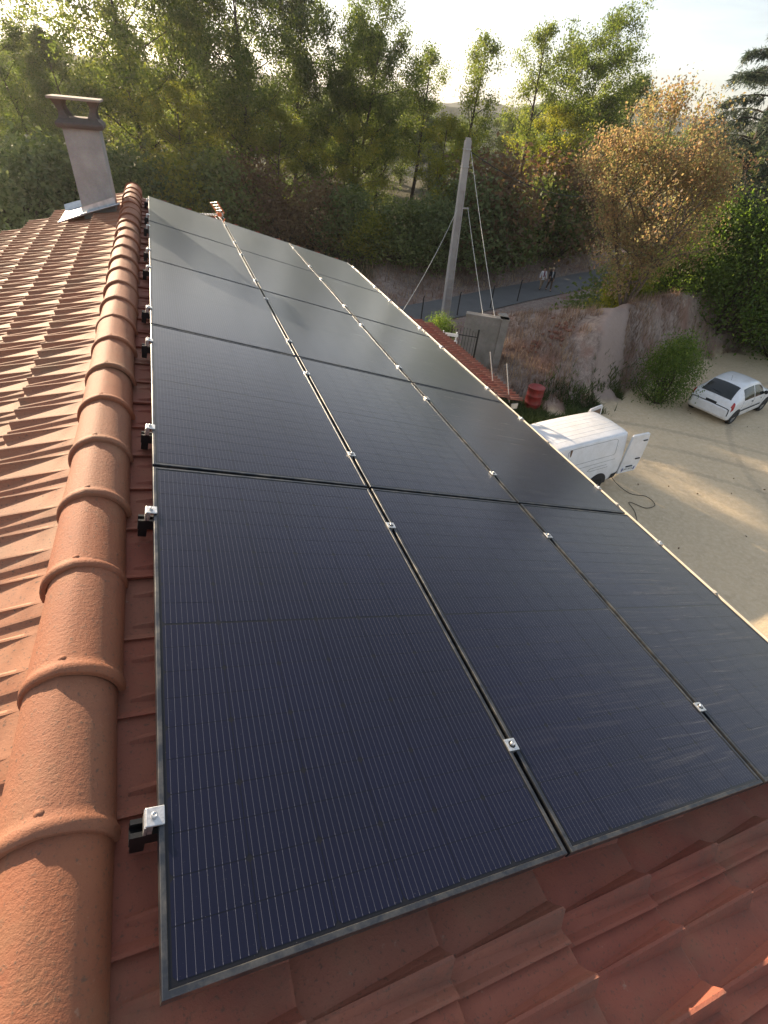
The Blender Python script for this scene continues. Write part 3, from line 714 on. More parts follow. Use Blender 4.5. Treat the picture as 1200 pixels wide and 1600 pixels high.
def skel_mesh(name, segs, m):
    V = []; F = []; o = 0
    for P, rd, n in segs:
        d = np.gradient(P, axis=0); d /= np.linalg.norm(d, axis=1)[:, None] + 1e-9
        ref = np.array([0.3, 1, .2]); a = np.cross(d, ref); a /= np.linalg.norm(a, axis=1)[:, None] + 1e-9; b = np.cross(d, a)
        t = np.arange(n) * 2 * math.pi / n
        ring = P[:, None] + rd[:, None, None] * (a[:, None] * np.cos(t)[None, :, None] + b[:, None] * np.sin(t)[None, :, None])
        V.append(ring.reshape(-1, 3)); k = len(P)
        i = np.arange(k - 1)[:, None] * n; j = np.arange(n)[None]; jn = (j + 1) % n
        F.append(np.stack([i + j, i + jn, i + n + jn, i + n + j], -1).reshape(-1, 4) + o); o += k * n
    return npmesh(name, np.concatenate(V), np.concatenate(F), m, smooth=True)
PROTO = {}
def proto_tree(key, name, seed, H, leafm, barkm, n_each, sigma, size, extra=None, droop=.3, flat=.75, **g):
    rg = np.random.default_rng(seed); segs, tips = grow(rg, (0, 0, -.3), H, **g)
    C = tips
    if extra is not None: C = np.concatenate([C, extra(rg)])
    V, F, a = leaves(C, n_each, sigma, size, rg, flat, droop)
    root = empty(name); obj('trunk', skel_mesh(name + '_trunk', segs, barkm), root); obj('crown', npmesh(name + '_crown', V, F, leafm, a), root)
    PROTO[key] = [root, H, False]; return root
def ivy(H, k, r):
    def f(rg):
        z = rg.uniform(.3, H * .75, k); t = rg.uniform(0, 2 * math.pi, k); q = r * rg.uniform(.2, 1, k) * (1 - z / H * .5); return np.stack([q * np.cos(t), q * np.sin(t), z], -1)
    return f
def put(key, x, y, H, rz, label, group, z=None, wide=1.0):
    root, H0, used = PROTO[key]
    o = root if not used else copy_tree(root); PROTO[key][2] = True
    s_ = H / H0; o.scale = (s_ * wide, s_ * wide, s_); o.rotation_euler = (0, 0, rz)
    o.location = (x, y, float(hz(x, y)) if z is None else z); tag(o, label, 'tree' if 'bush' not in o.name and 'shrub' not in o.name else 'shrub', group); return o
proto_tree('oakA', 'oak_tree', 11, 14, M_leafA, M_bark, 112, .32, .155, limbs=26, spread=.26, low=.2, sub=5, profile=lambda t: .55 + .6 * math.sin(math.pi * min(1, t * .9)) ** 1.2, extra=ivy(14, 60, 1.1))
proto_tree('oakB', 'oak_tree', 12, 14, M_leafA, M_bark, 112, .31, .155, limbs=20, spread=.26, low=.25, profile=lambda t: .6 + .55 * math.sin(math.pi * min(1, t * .9)), sub=5, multi=2, extra=ivy(14, 40, .9))
proto_tree('dark', 'oak_tree', 13, 14, M_leafD, M_bark, 110, .34, .155, limbs=24, spread=.28, low=.2, sub=5, extra=ivy(14, 90, 1.5))
proto_tree('yell', 'ash_tree', 14, 12, M_leafY, M_bark, 70, .30, .16, limbs=20, spread=.30, low=.12, sub=5, extra=ivy(12, 60, 1.4))
proto_tree('slim', 'ash_tree', 15, 13, M_leafA, M_bark, 66, .31, .14, limbs=13, spread=.19, low=.42, sub=4, up=.8)
proto_tree('orng', 'autumn_tree', 16, 7, M_leafO, M_barkO, 28, .24, .10, limbs=20, spread=.37, low=.22, sub=6, multi=4, up=.75, lean=(.12, .0), droop=.8, trunk_r=.17)
def proto_bush(key, name, seed, Rb, H, leafm, n, size, barkm=M_bark, lobes=26, droop=0, sig=.20):
    rg = np.random.default_rng(seed); t = rg.uniform(0, 2 * math.pi, lobes * 5); z = rg.uniform(.05, 1, lobes * 5) ** .8
    rr = Rb * np.sqrt(np.clip(1 - (z * .95) ** 2.2, .04, 1)) * rg.uniform(.35, 1.05, lobes * 5)
    C = np.stack([rr * np.cos(t), rr * np.sin(t), z * H * rg.uniform(.85, 1.08, lobes * 5)], -1)
    V, F, a = leaves(C, n / len(C), Rb * sig, size, rg, .8, droop)
    segs = []
    for i in range(0, len(C), 4):
        b0 = np.array([rg.normal(0, .12 * Rb), rg.normal(0, .12 * Rb), -.2]); m_ = b0 * .4 + C[i] * .6 + rg.normal(0, .08, 3); segs.append((np.array([b0, m_, C[i]]), np.array([.035, .02, .006]) * Rb * .8, 4))
    root = empty(name); obj('stems', skel_mesh(name + '_stems', segs, barkm), root); obj('foliage', npmesh(name + '_foliage', V, F, leafm, a), root); PROTO[key] = [root, H, False]
proto_bush('bD', 'bush', 21, 1.7, 2.8, M_leafD, 7000, .15)
proto_bush('bO', 'bush', 22, 1.8, 3.0, M_leafB, 7000, .15)
proto_bush('bY', 'bush', 23, 1.6, 3.0, M_leafY, 6000, .16)
proto_bush('bR', 'bush', 24, 1.5, 2.4, M_leafR, 4200, .13, lobes=30)
proto_bush('bG', 'shrub', 25, 1.7, 2.9, M_leafG, 16000, .095, droop=.4)

# the wood beyond the road: (prototype, x, y, height, turn)
def at_px(px, D):   # plan position along a bearing given by the photograph's column at the horizon
    d = cam.matrix_world.to_3x3() @ Vector(((px - 600) / 782.3, (800 - (102 + .11 * px)) / 782.3, -1)); h = math.hypot(d.x, d.y); return CX + d.x / h * D, CY + d.y / h * D
G1 = 'trees along the edge of the wood'
front = [('dark', -90, 46, 9.6, 'dark leaved tree at the far left edge of the wood'),
    ('oakB', 30, 54, 10.6, 'tree left of the chimney with its top in view'),
    ('dark', 105, 49, 9.7, 'dense tree directly behind the chimney'),
    ('oakA', 205, 47, 15.6, 'very tall tree just right of the chimney, top out of frame'),
    ('oakB', 305, 52, 16, 'tall two-stemmed tree behind the far end of the ridge'),
    ('oakA', 385, 47, 15, 'tallest tree above the far edge of the solar panels'),
    ('dark', 460, 52, 14, 'dark tree right of the tallest tree above the panels'),
    ('oakB', 550, 48, 13, 'broad tree above the far right corner of the solar panels'),
    ('dark', 600, 53, 12, 'dark tree left of the utility pole'),
    ('slim', 655, 50, 11.4, 'thin tree close left of the utility pole'),
    ('slim', 735, 46, 12.4, 'slender bare-topped tree directly behind the utility pole'),
    ('yell', 700, 44, 8.0, 'yellow green tree behind the top of the utility pole'),
    ('slim', 825, 49, 13.4, 'slender dark-stemmed tree right of the utility pole'),
    ('oakB', 905, 50, 14, 'tall broad tree between the utility pole and the orange tree'),
    ('dark', 975, 49, 11.8, 'dark tree half hidden by the orange tree'),
    ('yell', 865, 45, 9.2, 'yellow green tree in front of the tall broad tree'),
    ('yell', 265, 44, 8.0, 'yellow green tree low behind the ridge end'),
    ('yell', 425, 45, 7.6, 'yellow green tree low above the far edge of the panels'),
    ('yell', 560, 44, 7.4, 'yellow green tree low behind the far right panel corner')]
rv = random.Random(3)
for key, px, D, H, lb in front:
    x, y = at_px(px, D)
    while float(seg_dist(np.array(x), np.array(y), ROADC)) < 8: D += .5; x, y = at_px(px, D)
    put(key, x, y, H, rv.uniform(0, 6.28), lb, G1, wide=rv.uniform(.9, 1.1))
for i, px in enumerate(range(-90, 1330, 52)):                       # deeper rows, lower down the far slope, close the view under the crowns
    D = 84 + rv.uniform(-6, 8); x, y = at_px(px + rv.uniform(-15, 15), D)
    put(rv.choice(['oakA', 'oakB', 'dark', 'yell']), x, y, rv.uniform(7.6, 9.4), rv.uniform(0, 6.28), 'tree in the back rows of the wood', 'trees deep in the wood', wide=1.5)
edge = [('bD', 560, 39, 3.6, 'dark bush at the far right corner of the panels'), ('bR', 430, 39.5, 3.0, 'brown twiggy bush behind the panels'), ('bY', 590, 37.5, 2.6, 'yellowing bush left of the utility pole beside the road'),
    ('bR', 500, 40, 3.6, 'reddish brown bush behind the far edge of the panels'), ('bD', 640, 38, 3.4, 'dark green bush just left of the utility pole foot'), ('bO', 700, 39.5, 4.0, 'grey green bush behind the utility pole'),
    ('bO', 765, 40.5, 5.2, 'large rounded grey green bush right of the utility pole'), ('bD', 815, 41, 4.4, 'dark bush above the two walkers'), ('bO', 835, 39.5, 2.8, 'small green bush at the road edge above the walkers'), ('bR', 790, 44, 6.0, 'reddish bush behind the large rounded bush'),
    ('bD', 880, 43, 5.0, 'dark bush right of the two walkers'), ('bR', 905, 46, 6.4, 'brown bush in the shade left of the orange tree'), ('bD', 940, 42, 4.6, 'dark bush behind the stem of the orange tree'), ('bD', 330, 41, 4.6, 'dark bush behind the television antenna'),
    ('bY', 260, 41, 4.4, 'yellow green bush behind the ridge end'), ('bD', 180, 41, 4.6, 'dark bush right of the chimney'), ('bD', 40, 40, 5.0, 'dark bush left of the chimney'), ('bO', -40, 38, 5.0, 'grey green bush at the left edge of the picture'), ('bD', 110, 39, 4.2, 'dark bush behind the chimney foot'), ('bR', 380, 42, 4.4, 'brown bush right of the television antenna')]
for key, px, D, H, lb in edge:
    x, y = at_px(px, D)
    while float(seg_dist(np.array(x), np.array(y), ROADC)) < 5.2: D += .5; x, y = at_px(px, D)
    put(key, x, y, H, rv.uniform(0, 6.28), lb, 'bushes along the wood edge', wide=1.15)
# autumn tree on the bank, shrubs round the car
put('orng', 18.3, 17.3, 6.8, 1.0, 'orange and yellow autumn tree leaning on top of the bank', None, wide=1.0)
for key, x, y, z, H, lb, w in [('bG', 17.6, 13.2, None, 2.4, 'bright green shrub at the foot of the bank left of the car', .75),
    ('bG', 25.5, 18.0, None, 4.6, 'big bright green shrub overhanging behind the car', 1.0), ('bG', 24.0, 19.5, -4.4, 3.6, 'bright green shrub on the bank under the cedar', 1.1), ('bG', 28.5, 16.2, None, 4.0, 'bright green shrub at the right edge beyond the car', 1.0),
    ('bG', 22.6, 18.6, None, 2.6, 'low green shrub between the bank and the car', 1.1), ('bY', 19.6, 18.6, None, 2.4, 'yellow green shrub under the orange tree', 1.0), ('bO', 20.4, 20.0, None, 2.6, 'grey green shrub right of the orange tree stem', 1.1), ('bD', 27.0, 21.0, None, 4.4, 'dark shrub in the deep shade behind the car', 1.2), ('bD', 23.0, 22.0, None, 4.0, 'dark shrub below the orange crown', 1.2), ('bD', 30, 19.0, None, 5, 'dark shrub beyond the right edge of the yard', 1.2)]:
    put(key, x, y, H, rv.uniform(0, 6.28), lb, None, z, w)

# cedar: tiered drooping branches with needle sprays
def cedar():
    rg = np.random.default_rng(31); H = 13.0; segs = []; VV = []; FF = []; AA = []; o = 0
    T = np.array([(0, 0, -.3), (.1, .05, H * .3), (0, .15, H * .6), (.05, .1, H)]); segs.append((T, np.array([.32, .25, .15, .03]), 8)); C = []; D = []
    for k in range(58):
        t = .16 + .83 * (k + rg.random()) / 58; z = t * H; Lb = (1 - t) ** .75 * 5.6 * rg.uniform(.7, 1.15) + .4; az = k * 2.4 + rg.normal(0, .3)
        d = np.array([math.cos(az), math.sin(az), .42]); P = [np.array([0, 0, z])]
        for i in range(8):
            d = d + np.array([0, 0, -.115]) + rg.normal(0, .05, 3); d /= np.linalg.norm(d); P.append(P[-1] + d * Lb / 8)
        P = np.array(P); segs.append((P, .07 * (1 - t * .6) * (1 - np.linspace(0, 1, 9) * .9), 4))
        for i in range(2, 9):
            for s_ in (-1, 1, -1, 1):
                sd = np.array([-d[1] * s_, d[0] * s_, -.35]) + d * rg.uniform(.3, .9) + rg.normal(0, .2, 3); sd /= np.linalg.norm(sd); l = Lb * .22 * rg.uniform(.5, 1.2)
                Q = np.array([P[i], P[i] + sd * l * .5, P[i] + sd * l + np.array([0, 0, -.2 * l])]); segs.append((Q, np.array([.015, .01, .004]), 3))
                for u in np.linspace(.1, 1, 9): C.append(Q[0] * (1 - u) + Q[2] * u + rg.normal(0, .03, 3)); D.append(sd)
    C = np.array(C); D = np.array(D); n = len(C) * 5; ci = rg.integers(0, len(C), n)
    a = D[ci] * .7 + rg.normal(0, .5, (n, 3)); a[:, 2] -= .25; a /= np.linalg.norm(a, axis=1)[:, None]; b = rg.normal(0, 1, (n, 3)); b -= (b * a).sum(1)[:, None] * a; b /= np.linalg.norm(b, axis=1)[:, None]
    l = rg.uniform(.13, .30, n)[:, None]; P = C[ci] + rg.normal(0, .05, (n, 3)); V = np.stack([P, P + a * l * .5 + b * .016, P + a * l, P + a * l * .5 - b * .016], 1).reshape(-1, 3)
    root = empty('cedar_tree'); obj('trunk', skel_mesh('cedar_trunk', segs, M_bark), root); obj('crown', npmesh('cedar_crown', V, np.arange(n * 4).reshape(n, 4), M_needle, rg.random(n)), root)
    root.location = (27.1, 21.6, -5.6); tag(root, 'dark cedar with drooping branches at the right edge', 'tree')
cedar()

# grasses
def blades(name, x, y, h, w, m, lab, cat, seed, lean=.35, dz=0):
    rg = np.random.default_rng(seed); n = len(x); z = hz(x, y) - .03 + dz; t = rg.uniform(0, 2 * math.pi, n); ln = rg.normal(0, lean, (n, 2)) * h[:, None]
    dx, dy = np.cos(t) * w, np.sin(t) * w; B = np.stack([x, y, z], -1); S = np.stack([dx, dy, 0 * dx], -1)
    mid_ = B + np.stack([ln[:, 0] * .35, ln[:, 1] * .35, h * .6], -1); tip = B + np.stack([ln[:, 0], ln[:, 1], h], -1)
    V = np.stack([B - S, B + S, mid_ + S * .6, mid_ - S * .6, tip], 1).reshape(-1, 3); k = np.arange(n)[:, None] * 5
    F4 = np.concatenate([np.concatenate([k, k + 1, k + 2, k + 3], 1), np.concatenate([k + 3, k + 2, k + 4, k + 4], 1)])
    F3 = np.concatenate([np.concatenate([k, k + 1, k + 2], 1), np.concatenate([k, k + 2, k + 3], 1), np.concatenate([k + 3, k + 2, k + 4], 1)])
    a = np.tile(np.clip(vnoise(x, y, .7, seed) + .5 + rg.normal(0, .2, n), 0, 1), 3)
    return tag(obj(name, npmesh(name, V, F3, m, a)), lab, cat, kind='stuff')
rg = np.random.default_rng(41)
n = 15000; th = rg.uniform(30.5, 58, n); u = rg.uniform(-.05, 1.15, n); r_f = np.interp(th, TH, RF); r_c = np.interp(th, TH, RC); r = r_f + (r_c - r_f) * u
x = CX + r * np.sin(np.radians(th)); y = CY + r * np.cos(np.radians(th))
keep = (vnoise(x, y, 1.1, 51) + vnoise(x, y, .35, 52) * .6 > -.22) & (chute(x, y) < .5)
x, y, u = x[keep], y[keep], u[keep]
blades('dry_grass', x, y, rg.uniform(.10, .42, len(x)), rg.uniform(.006, .016, len(x)), M_dry, 'dry brown grass and dead weeds covering the bank', 'grass', 61, .22)
n = 16000; t = rg.uniform(0, 1, n); L_ = len(RP) - 1; i = (t * L_); k0 = np.clip(i.astype(int), 0, L_ - 1); f = (i - k0)[:, None]
pc = RP[k0] * (1 - f) + RP[k0 + 1] * f; tg = RP[k0 + 1] - RP[k0]; tg /= np.linalg.norm(tg, axis=1)[:, None]; of = rg.uniform(1.65, 8.0, n)
x = pc[:, 0] - tg[:, 1] * of; y = pc[:, 1] + tg[:, 0] * of; k = (x > 0) & (x < 48); x, y = x[k], y[k]
blades('verge_grass', x, y, rg.uniform(.2, .6, len(x)), rg.uniform(.015, .035, len(x)), M_dry, 'dry grass verge between the road and the wood', 'grass', 62, .3)
# green weeds at the foot of the bank and round the gravel edge
n = 15000; th = rg.uniform(33, 49, n); r = np.interp(th, TH, RF) + rg.normal(-.1, .75, n)
x = CX + r * np.sin(np.radians(th)); y = CY + r * np.cos(np.radians(th)); keep = vnoise(x, y, .9, 55) + vnoise(x, y, .3, 56) * .5 > .08; x, y = x[keep], y[keep]
blades('weeds', x, y, rg.uniform(.05, .32, len(x)), rg.uniform(.012, .03, len(x)), M_weed, 'green weeds growing along the foot of the bank', 'weeds', 63, .6)
# ------------------------------------------------------------------ vehicles
def catmull(A, t):
    """A (n, ...) sampled at float indices t"""
    A = np.asarray(A, float); n = len(A); t = np.clip(np.asarray(t, float), 0, n - 1); i = np.clip(t.astype(int), 0, n - 2); f = (t - i).reshape((-1,) + (1,) * (A.ndim - 1))
    p0, p1, p2, p3 = A[np.clip(i - 1, 0, n - 1)], A[i], A[i + 1], A[np.clip(i + 2, 0, n - 1)]
    return p1 + .5 * f * (p2 - p0 + f * (2 * p0 - 5 * p1 + 4 * p2 - p3 + f * (3 * (p1 - p2) + p3 - p0)))
class Shell:
    def __init__(s, st, bulge=1.0):
        s.x = np.array([q[0] for q in st]); secs = []
        for x, zb, w, zbelt, wr, zr in st:
            zm = (zb + zbelt) * .5; dr = min(.12, max(.01, (zr - zbelt) * .3))
            secs.append([(x, 0, zb), (x, w * .84, zb), (x, w * .975, zb + .08), (x, w, zm), (x, w * .975, zbelt), (x, wr, zr - dr), (x, wr * .86, zr - dr * .22), (x, wr * .45, zr), (x, 0, zr + .008)])
        s.P = np.array(secs)
    def S(s, T, U):
        """grid of points for station coords T and section coords U (0..8, 8 = roof centre; >8 mirrors)"""
        G = catmull(s.P, T); out = np.empty((len(T), len(U), 3))
        for j, u in enumerate(U):
            uu = u if u <= 8 else 16 - u; p = catmull(np.swapaxes(G, 0, 1), np.array([uu]))[0].copy()
            if u > 8: p[:, 1] *= -1
            out[:, j] = p
        return out
    def normal(s, T, U):
        e = .02; a = s.S(T + e, U) - s.S(T - e, U); b_ = s.S(T, U + e) - s.S(T, U - e); n = np.cross(b_, a); l = np.linalg.norm(n, axis=-1, keepdims=True) + 1e-9; return n / l
    def body(s, nt=4, nu=3, cap0=True, cap1=True):
        T = np.linspace(0, len(s.x) - 1, (len(s.x) - 1) * nt + 1); U = np.linspace(0, 16, 16 * nu + 1); G = s.S(T, U); a, b_ = G.shape[:2]
        i = np.arange(a * b_).reshape(a, b_); F = np.stack([i[:-1, :-1], i[:-1, 1:], i[1:, 1:], i[1:, :-1]], -1).reshape(-1, 4)
        mb = MB(); mb.add(G.reshape(-1, 3).tolist(), F.tolist(), True)
        if cap0: mb.add(G[0].tolist(), [tuple(range(b_ - 1))[::-1]])
        if cap1: mb.add(G[-1].tolist(), [tuple(range(b_ - 1))])
        return mb
    def patch(s, t0, t1, u0, u1, off=.005, n=7, skew=0, skew2=0):
        T = np.linspace(t0, t1, n); U = np.linspace(u0, u1, n); q = np.zeros((n, n, 3))
        for j, u in enumerate(U):
            f = j / (n - 1); TT_ = np.linspace(t0 + skew * f, t1 + skew2 * f, n)
            q[:, j] = (s.S(TT_, np.array([u])) + s.normal(TT_, np.array([u])) * off)[:, 0]
        mb = MB(); i = np.arange(n * n).reshape(n, n); F = np.stack([i[:-1, :-1], i[:-1, 1:], i[1:, 1:], i[1:, :-1]], -1).reshape(-1, 4)
        mb.add(q.reshape(-1, 3).tolist(), F.tolist(), True); return mb
    def line(s, pts, r=.006, off=.002, n=10):
        """tube drawn on the surface through (t,u) points"""
        P = []
        for (a, b_), (c_, d_) in zip(pts[:-1], pts[1:]):
            for f in np.linspace(0, 1, n, endpoint=False):
                T = np.array([a + (c_ - a) * f]); U = np.array([b_ + (d_ - b_) * f]); P.append(tuple((s.S(T, U) + s.normal(T, U) * off)[0, 0]))
        mb = MB(); mb.tube(P, r, 5); return mb
M_white = mat('white_car_paint', (.78, .79, .82), .3, spec=.5, Coat_Weight=.6, Coat_Roughness=.08)
lk(M_white, ramp(M_white, noise(M_white, 3, 5, .7, 'World').outputs['Fac'], [(.35, (.80, .80, .82)), (.75, (.66, .65, .64))]).outputs['Color'], bsdf(M_white).inputs['Base Color'])
M_glass = mat('dark_glass', (.012, .017, .018), .08, spec=.6)
M_red = mat('red_lens', (.35, .012, .012), .2, Coat_Weight=.5)
M_rim = mat('wheel_rim', (.45, .45, .46), .35, .8)
M_seam = mat('panel_seam', (.10, .10, .11), .6)
M_inner = mat('brown_lining', (.20, .13, .085), .8)
M_orange = mat('orange_plastic', (.55, .17, .06), .5)
M_plate = mat('plate_white', (.75, .75, .74), .4)
M_blue = mat('plate_blue', (.01, .03, .22), .4)
def wheel(parent, x, y, r=.30, w=.19):
    s_ = 1 if y > 0 else -1; t = MB(); MM = Matrix.Translation((x, y, r)) @ Matrix.Rotation(-s_ * math.pi / 2, 4, 'X')
    t.lathe([(r * .62, -w / 2), (r * .9, -w / 2), (r * .98, -w * .36), (r, -w * .2), (r, w * .2), (r * .98, w * .36), (r * .9, w / 2), (r * .66, w / 2), (r * .62, w * .40)], 24, MM)
    wh = t.build('wheel', M_black, parent)
    m2 = MB(); m2.lathe([(r * .64, w * .38), (r * .6, w * .40), (r * .52, w * .30), (r * .2, w * .34), (r * .16, w * .42), (.001, w * .42)], 24, MM)
    for k in range(6):
        a = k * math.pi / 3; m2.box((r * .14, -.022, w * .30), (r * .58, .022, w * .42), MM @ Matrix.Rotation(a, 4, 'Z'))
    m2.build('rim', M_rim, wh); return wh
def arch(parent, x, y, r, m=M_black):
    mb = MB(); n = 20; s_ = 1 if y > 0 else -1; V = [(x + r * math.cos(math.pi * k / n), y, .29 + r * math.sin(math.pi * k / n)) for k in range(n + 1)]
    V2 = [(p[0], p[1] - s_ * .05, p[2]) for p in V]; mb.add(V + V2, [tuple(range(n + 1)), tuple(range(2 * n + 1, n, -1))] + [(k, k + 1, n + 2 + k, n + 1 + k) for k in range(n)]); return mb.build('wheel_arch', m, parent)

# hatchback
car = empty('car', (18.98, 11.83, -7.0 + .0), math.atan2(.65, 2.46)); tag(car, 'white five door hatchback parked beside the shrubs', 'car')
cs = Shell([(0, .36, .66, .60, .60, .64), (.05, .29, .76, .68, .68, .73), (.13, .24, .80, .86, .69, .93), (.28, .22, .815, .90, .65, 1.08), (.52, .21, .82, .91, .61, 1.26), (.80, .21, .82, .91, .585, 1.375),
            (1.25, .20, .82, .91, .58, 1.42), (1.80, .20, .82, .90, .58, 1.415), (2.20, .20, .82, .89, .59, 1.35), (2.55, .20, .82, .88, .63, 1.15), (2.85, .20, .82, .865, .69, .98), (3.2, .21, .81, .80, .70, .885), (3.5, .23, .76, .70, .62, .78), (3.70, .27, .66, .58, .50, .64), (3.77, .33, .55, .48, .40, .52)])
CO = -.62                                # rear axle sits .62 m ahead of the rear bumper
def cput(mb, name, m, parent=None, shift=CO):
    mb.v = [(p[0] + shift, p[1], p[2]) for p in mb.v]; return mb.build(name, m, parent or car)
cbody = cput(cs.body(), 'body', M_white)
cput(cs.patch(2.35, 4.75, 6.05, 9.95, .006, 9), 'rear_window', M_glass)
cput(cs.line([(3.0, 7.2), (2.75, 8.6)], .008, .014), 'wiper', M_black)
for sgn in (0, 1):
    U = (lambda a, b_: (a, b_)) if sgn == 0 else (lambda a, b_: (16 - b_, 16 - a))
    for t0, t1, nm, k0, k1 in ((5.15, 6.7, 'rear_side_window', 0, .0), (6.82, 8.7, 'front_side_window', 0, -.55)):
        u0, u1 = U(4.02, 5.0); cput(cs.patch(t0, t1, u0, u1, .005, 7, *( (.18, k1) if sgn == 0 else (0, 0))), nm, M_glass)
    u0, u1 = U(3.35, 4.75); tl = cput(cs.patch(1.35, 2.35, u0, u1, .006, 6), 'tail_light', M_red)
    u0, u1 = U(2.75, 2.95); cput(cs.patch(5.2, 8.9, u0, u1, .012, 5), 'rub_strip', M_black)
    for tt in (6.6, 8.3):
        u0, u1 = U(3.62, 3.75); cput(cs.patch(tt - .15, tt + .05, u0, u1, .014, 3), 'door_handle', M_black)
    for tt in (5.05, 6.75, 9.3):
        u0, u1 = U(1.8, 4.05); cput(cs.line([(tt, u0), (tt, u1)], .004, .0), 'door_seam', M_seam)
    y = .85 if sgn == 0 else -.85
    mm = MB(); mm.box((2.42 + CO, y - .06, .90), (2.56 + CO, y + .07, 1.02), bev=.03); mm.build('mirror', M_black, car)
u0, u1 = 2.6, 13.4
cput(cs.patch(.62, .86, 2.6, 13.4, .008, 15), 'bumper_strip', M_black)
cput(cs.patch(.75, 1.25, 7.3, 8.7, .012, 5), 'plate_recess', M_black)
cput(cs.patch(8.9, 10.1, 6.3, 9.7, .006, 9), 'windscreen', M_glass)
for x in (.62, 3.09):
    for y in (.735, -.735): wheel(car, x + CO, y, .29)
    for y in (.824, -.824): arch(car, x + CO, y, .345)
mm = MB(); mm.tube([(.93 + CO, 0, 1.39), (.80 + CO, 0, 1.62)], .004, 5); mm.build('aerial', M_black, car)

# delivery van, rear doors open
van = empty('van', (11.36, 9.52, -7.0), math.atan2(.14, .99) + math.pi); tag(van, 'white delivery van with its rear doors open below the roof', 'van')
vs = Shell([(0, .36, .80, 1.05, .66, 1.79), (.04, .33, .82, 1.05, .68, 1.815), (.4, .30, .83, 1.06, .70, 1.83), (1.2, .29, .835, 1.06, .71, 1.84), (2.2, .29, .835, 1.05, .71, 1.835), (2.7, .29, .835, 1.04, .69, 1.79), (3.05, .29, .83, 1.02, .68, 1.60), (3.4, .29, .83, 1.0, .70, 1.30), (3.68, .30, .82, .96, .70, 1.08), (3.95, .32, .78, .85, .64, .95), (4.15, .36, .68, .66, .5, .74), (4.2, .42, .58, .56, .42, .62)])
vb = vs.body(4, 3, cap0=False); vbody = vb.build('body', M_white, van)
mm = MB(); mm.box((.03, -.72, .52), (2.2, .72, .56)); mm.box((2.2, -.75, .5), (2.24, .75, 1.7)); mm.build('cargo_floor', M_inner, van)
for sg in (0, 1):
    W = (lambda a: a) if sg == 0 else (lambda a: 16 - a)
    for pts in ([(2.05, 4.25), (4.05, 4.25), (4.15, 4.35), (4.15, 4.85), (4.0, 4.95), (2.15, 4.95), (2.0, 4.85), (2.0, 4.35), (2.05, 4.25)],
                [(1.9, 4.02), (4.4, 4.02)], [(2.25, 3.55), (3.1, 3.55), (3.2, 3.65), (3.1, 3.78), (2.25, 3.78)], [(4.28, 2.0), (4.28, 5.1)]):
        vs.line([(a, W(b_)) for a, b_ in pts], .0045, .0, 8).build('panel_seam', M_seam, van)
    a, b_ = sorted((W(4.12), W(4.92))); vs.patch(4.6, 6.5, a, b_, .006, 7).build('side_window', M_glass, van)
    a, b_ = sorted((W(1.0), W(2.55))); vs.patch(.02, 1.7, a, b_, .012, 6).build('bumper_corner', M_black, van)
    a, b_ = sorted((W(2.6), W(4.9))); vs.patch(-.0, .35, a, b_, .004, 6).build('door_gap', M_black, van)
    y = .845 if sg == 0 else -.845; arch(van, .82, y, .40); wheel(van, .82, .76 if sg == 0 else -.76, .31); arch(van, 3.5, y, .40); wheel(van, 3.5, .76 if sg == 0 else -.76, .31)
for uu in (6.6, 7.1, 7.6, 8.4, 8.9, 9.4): vs.line([(1.3, uu), (5.0, uu)], .008, -.004, 12).build('roof_rib', M_white, van)
vs.patch(6.1, 7.8, 6.2, 9.8, .006, 9).build('windscreen', M_glass, van)
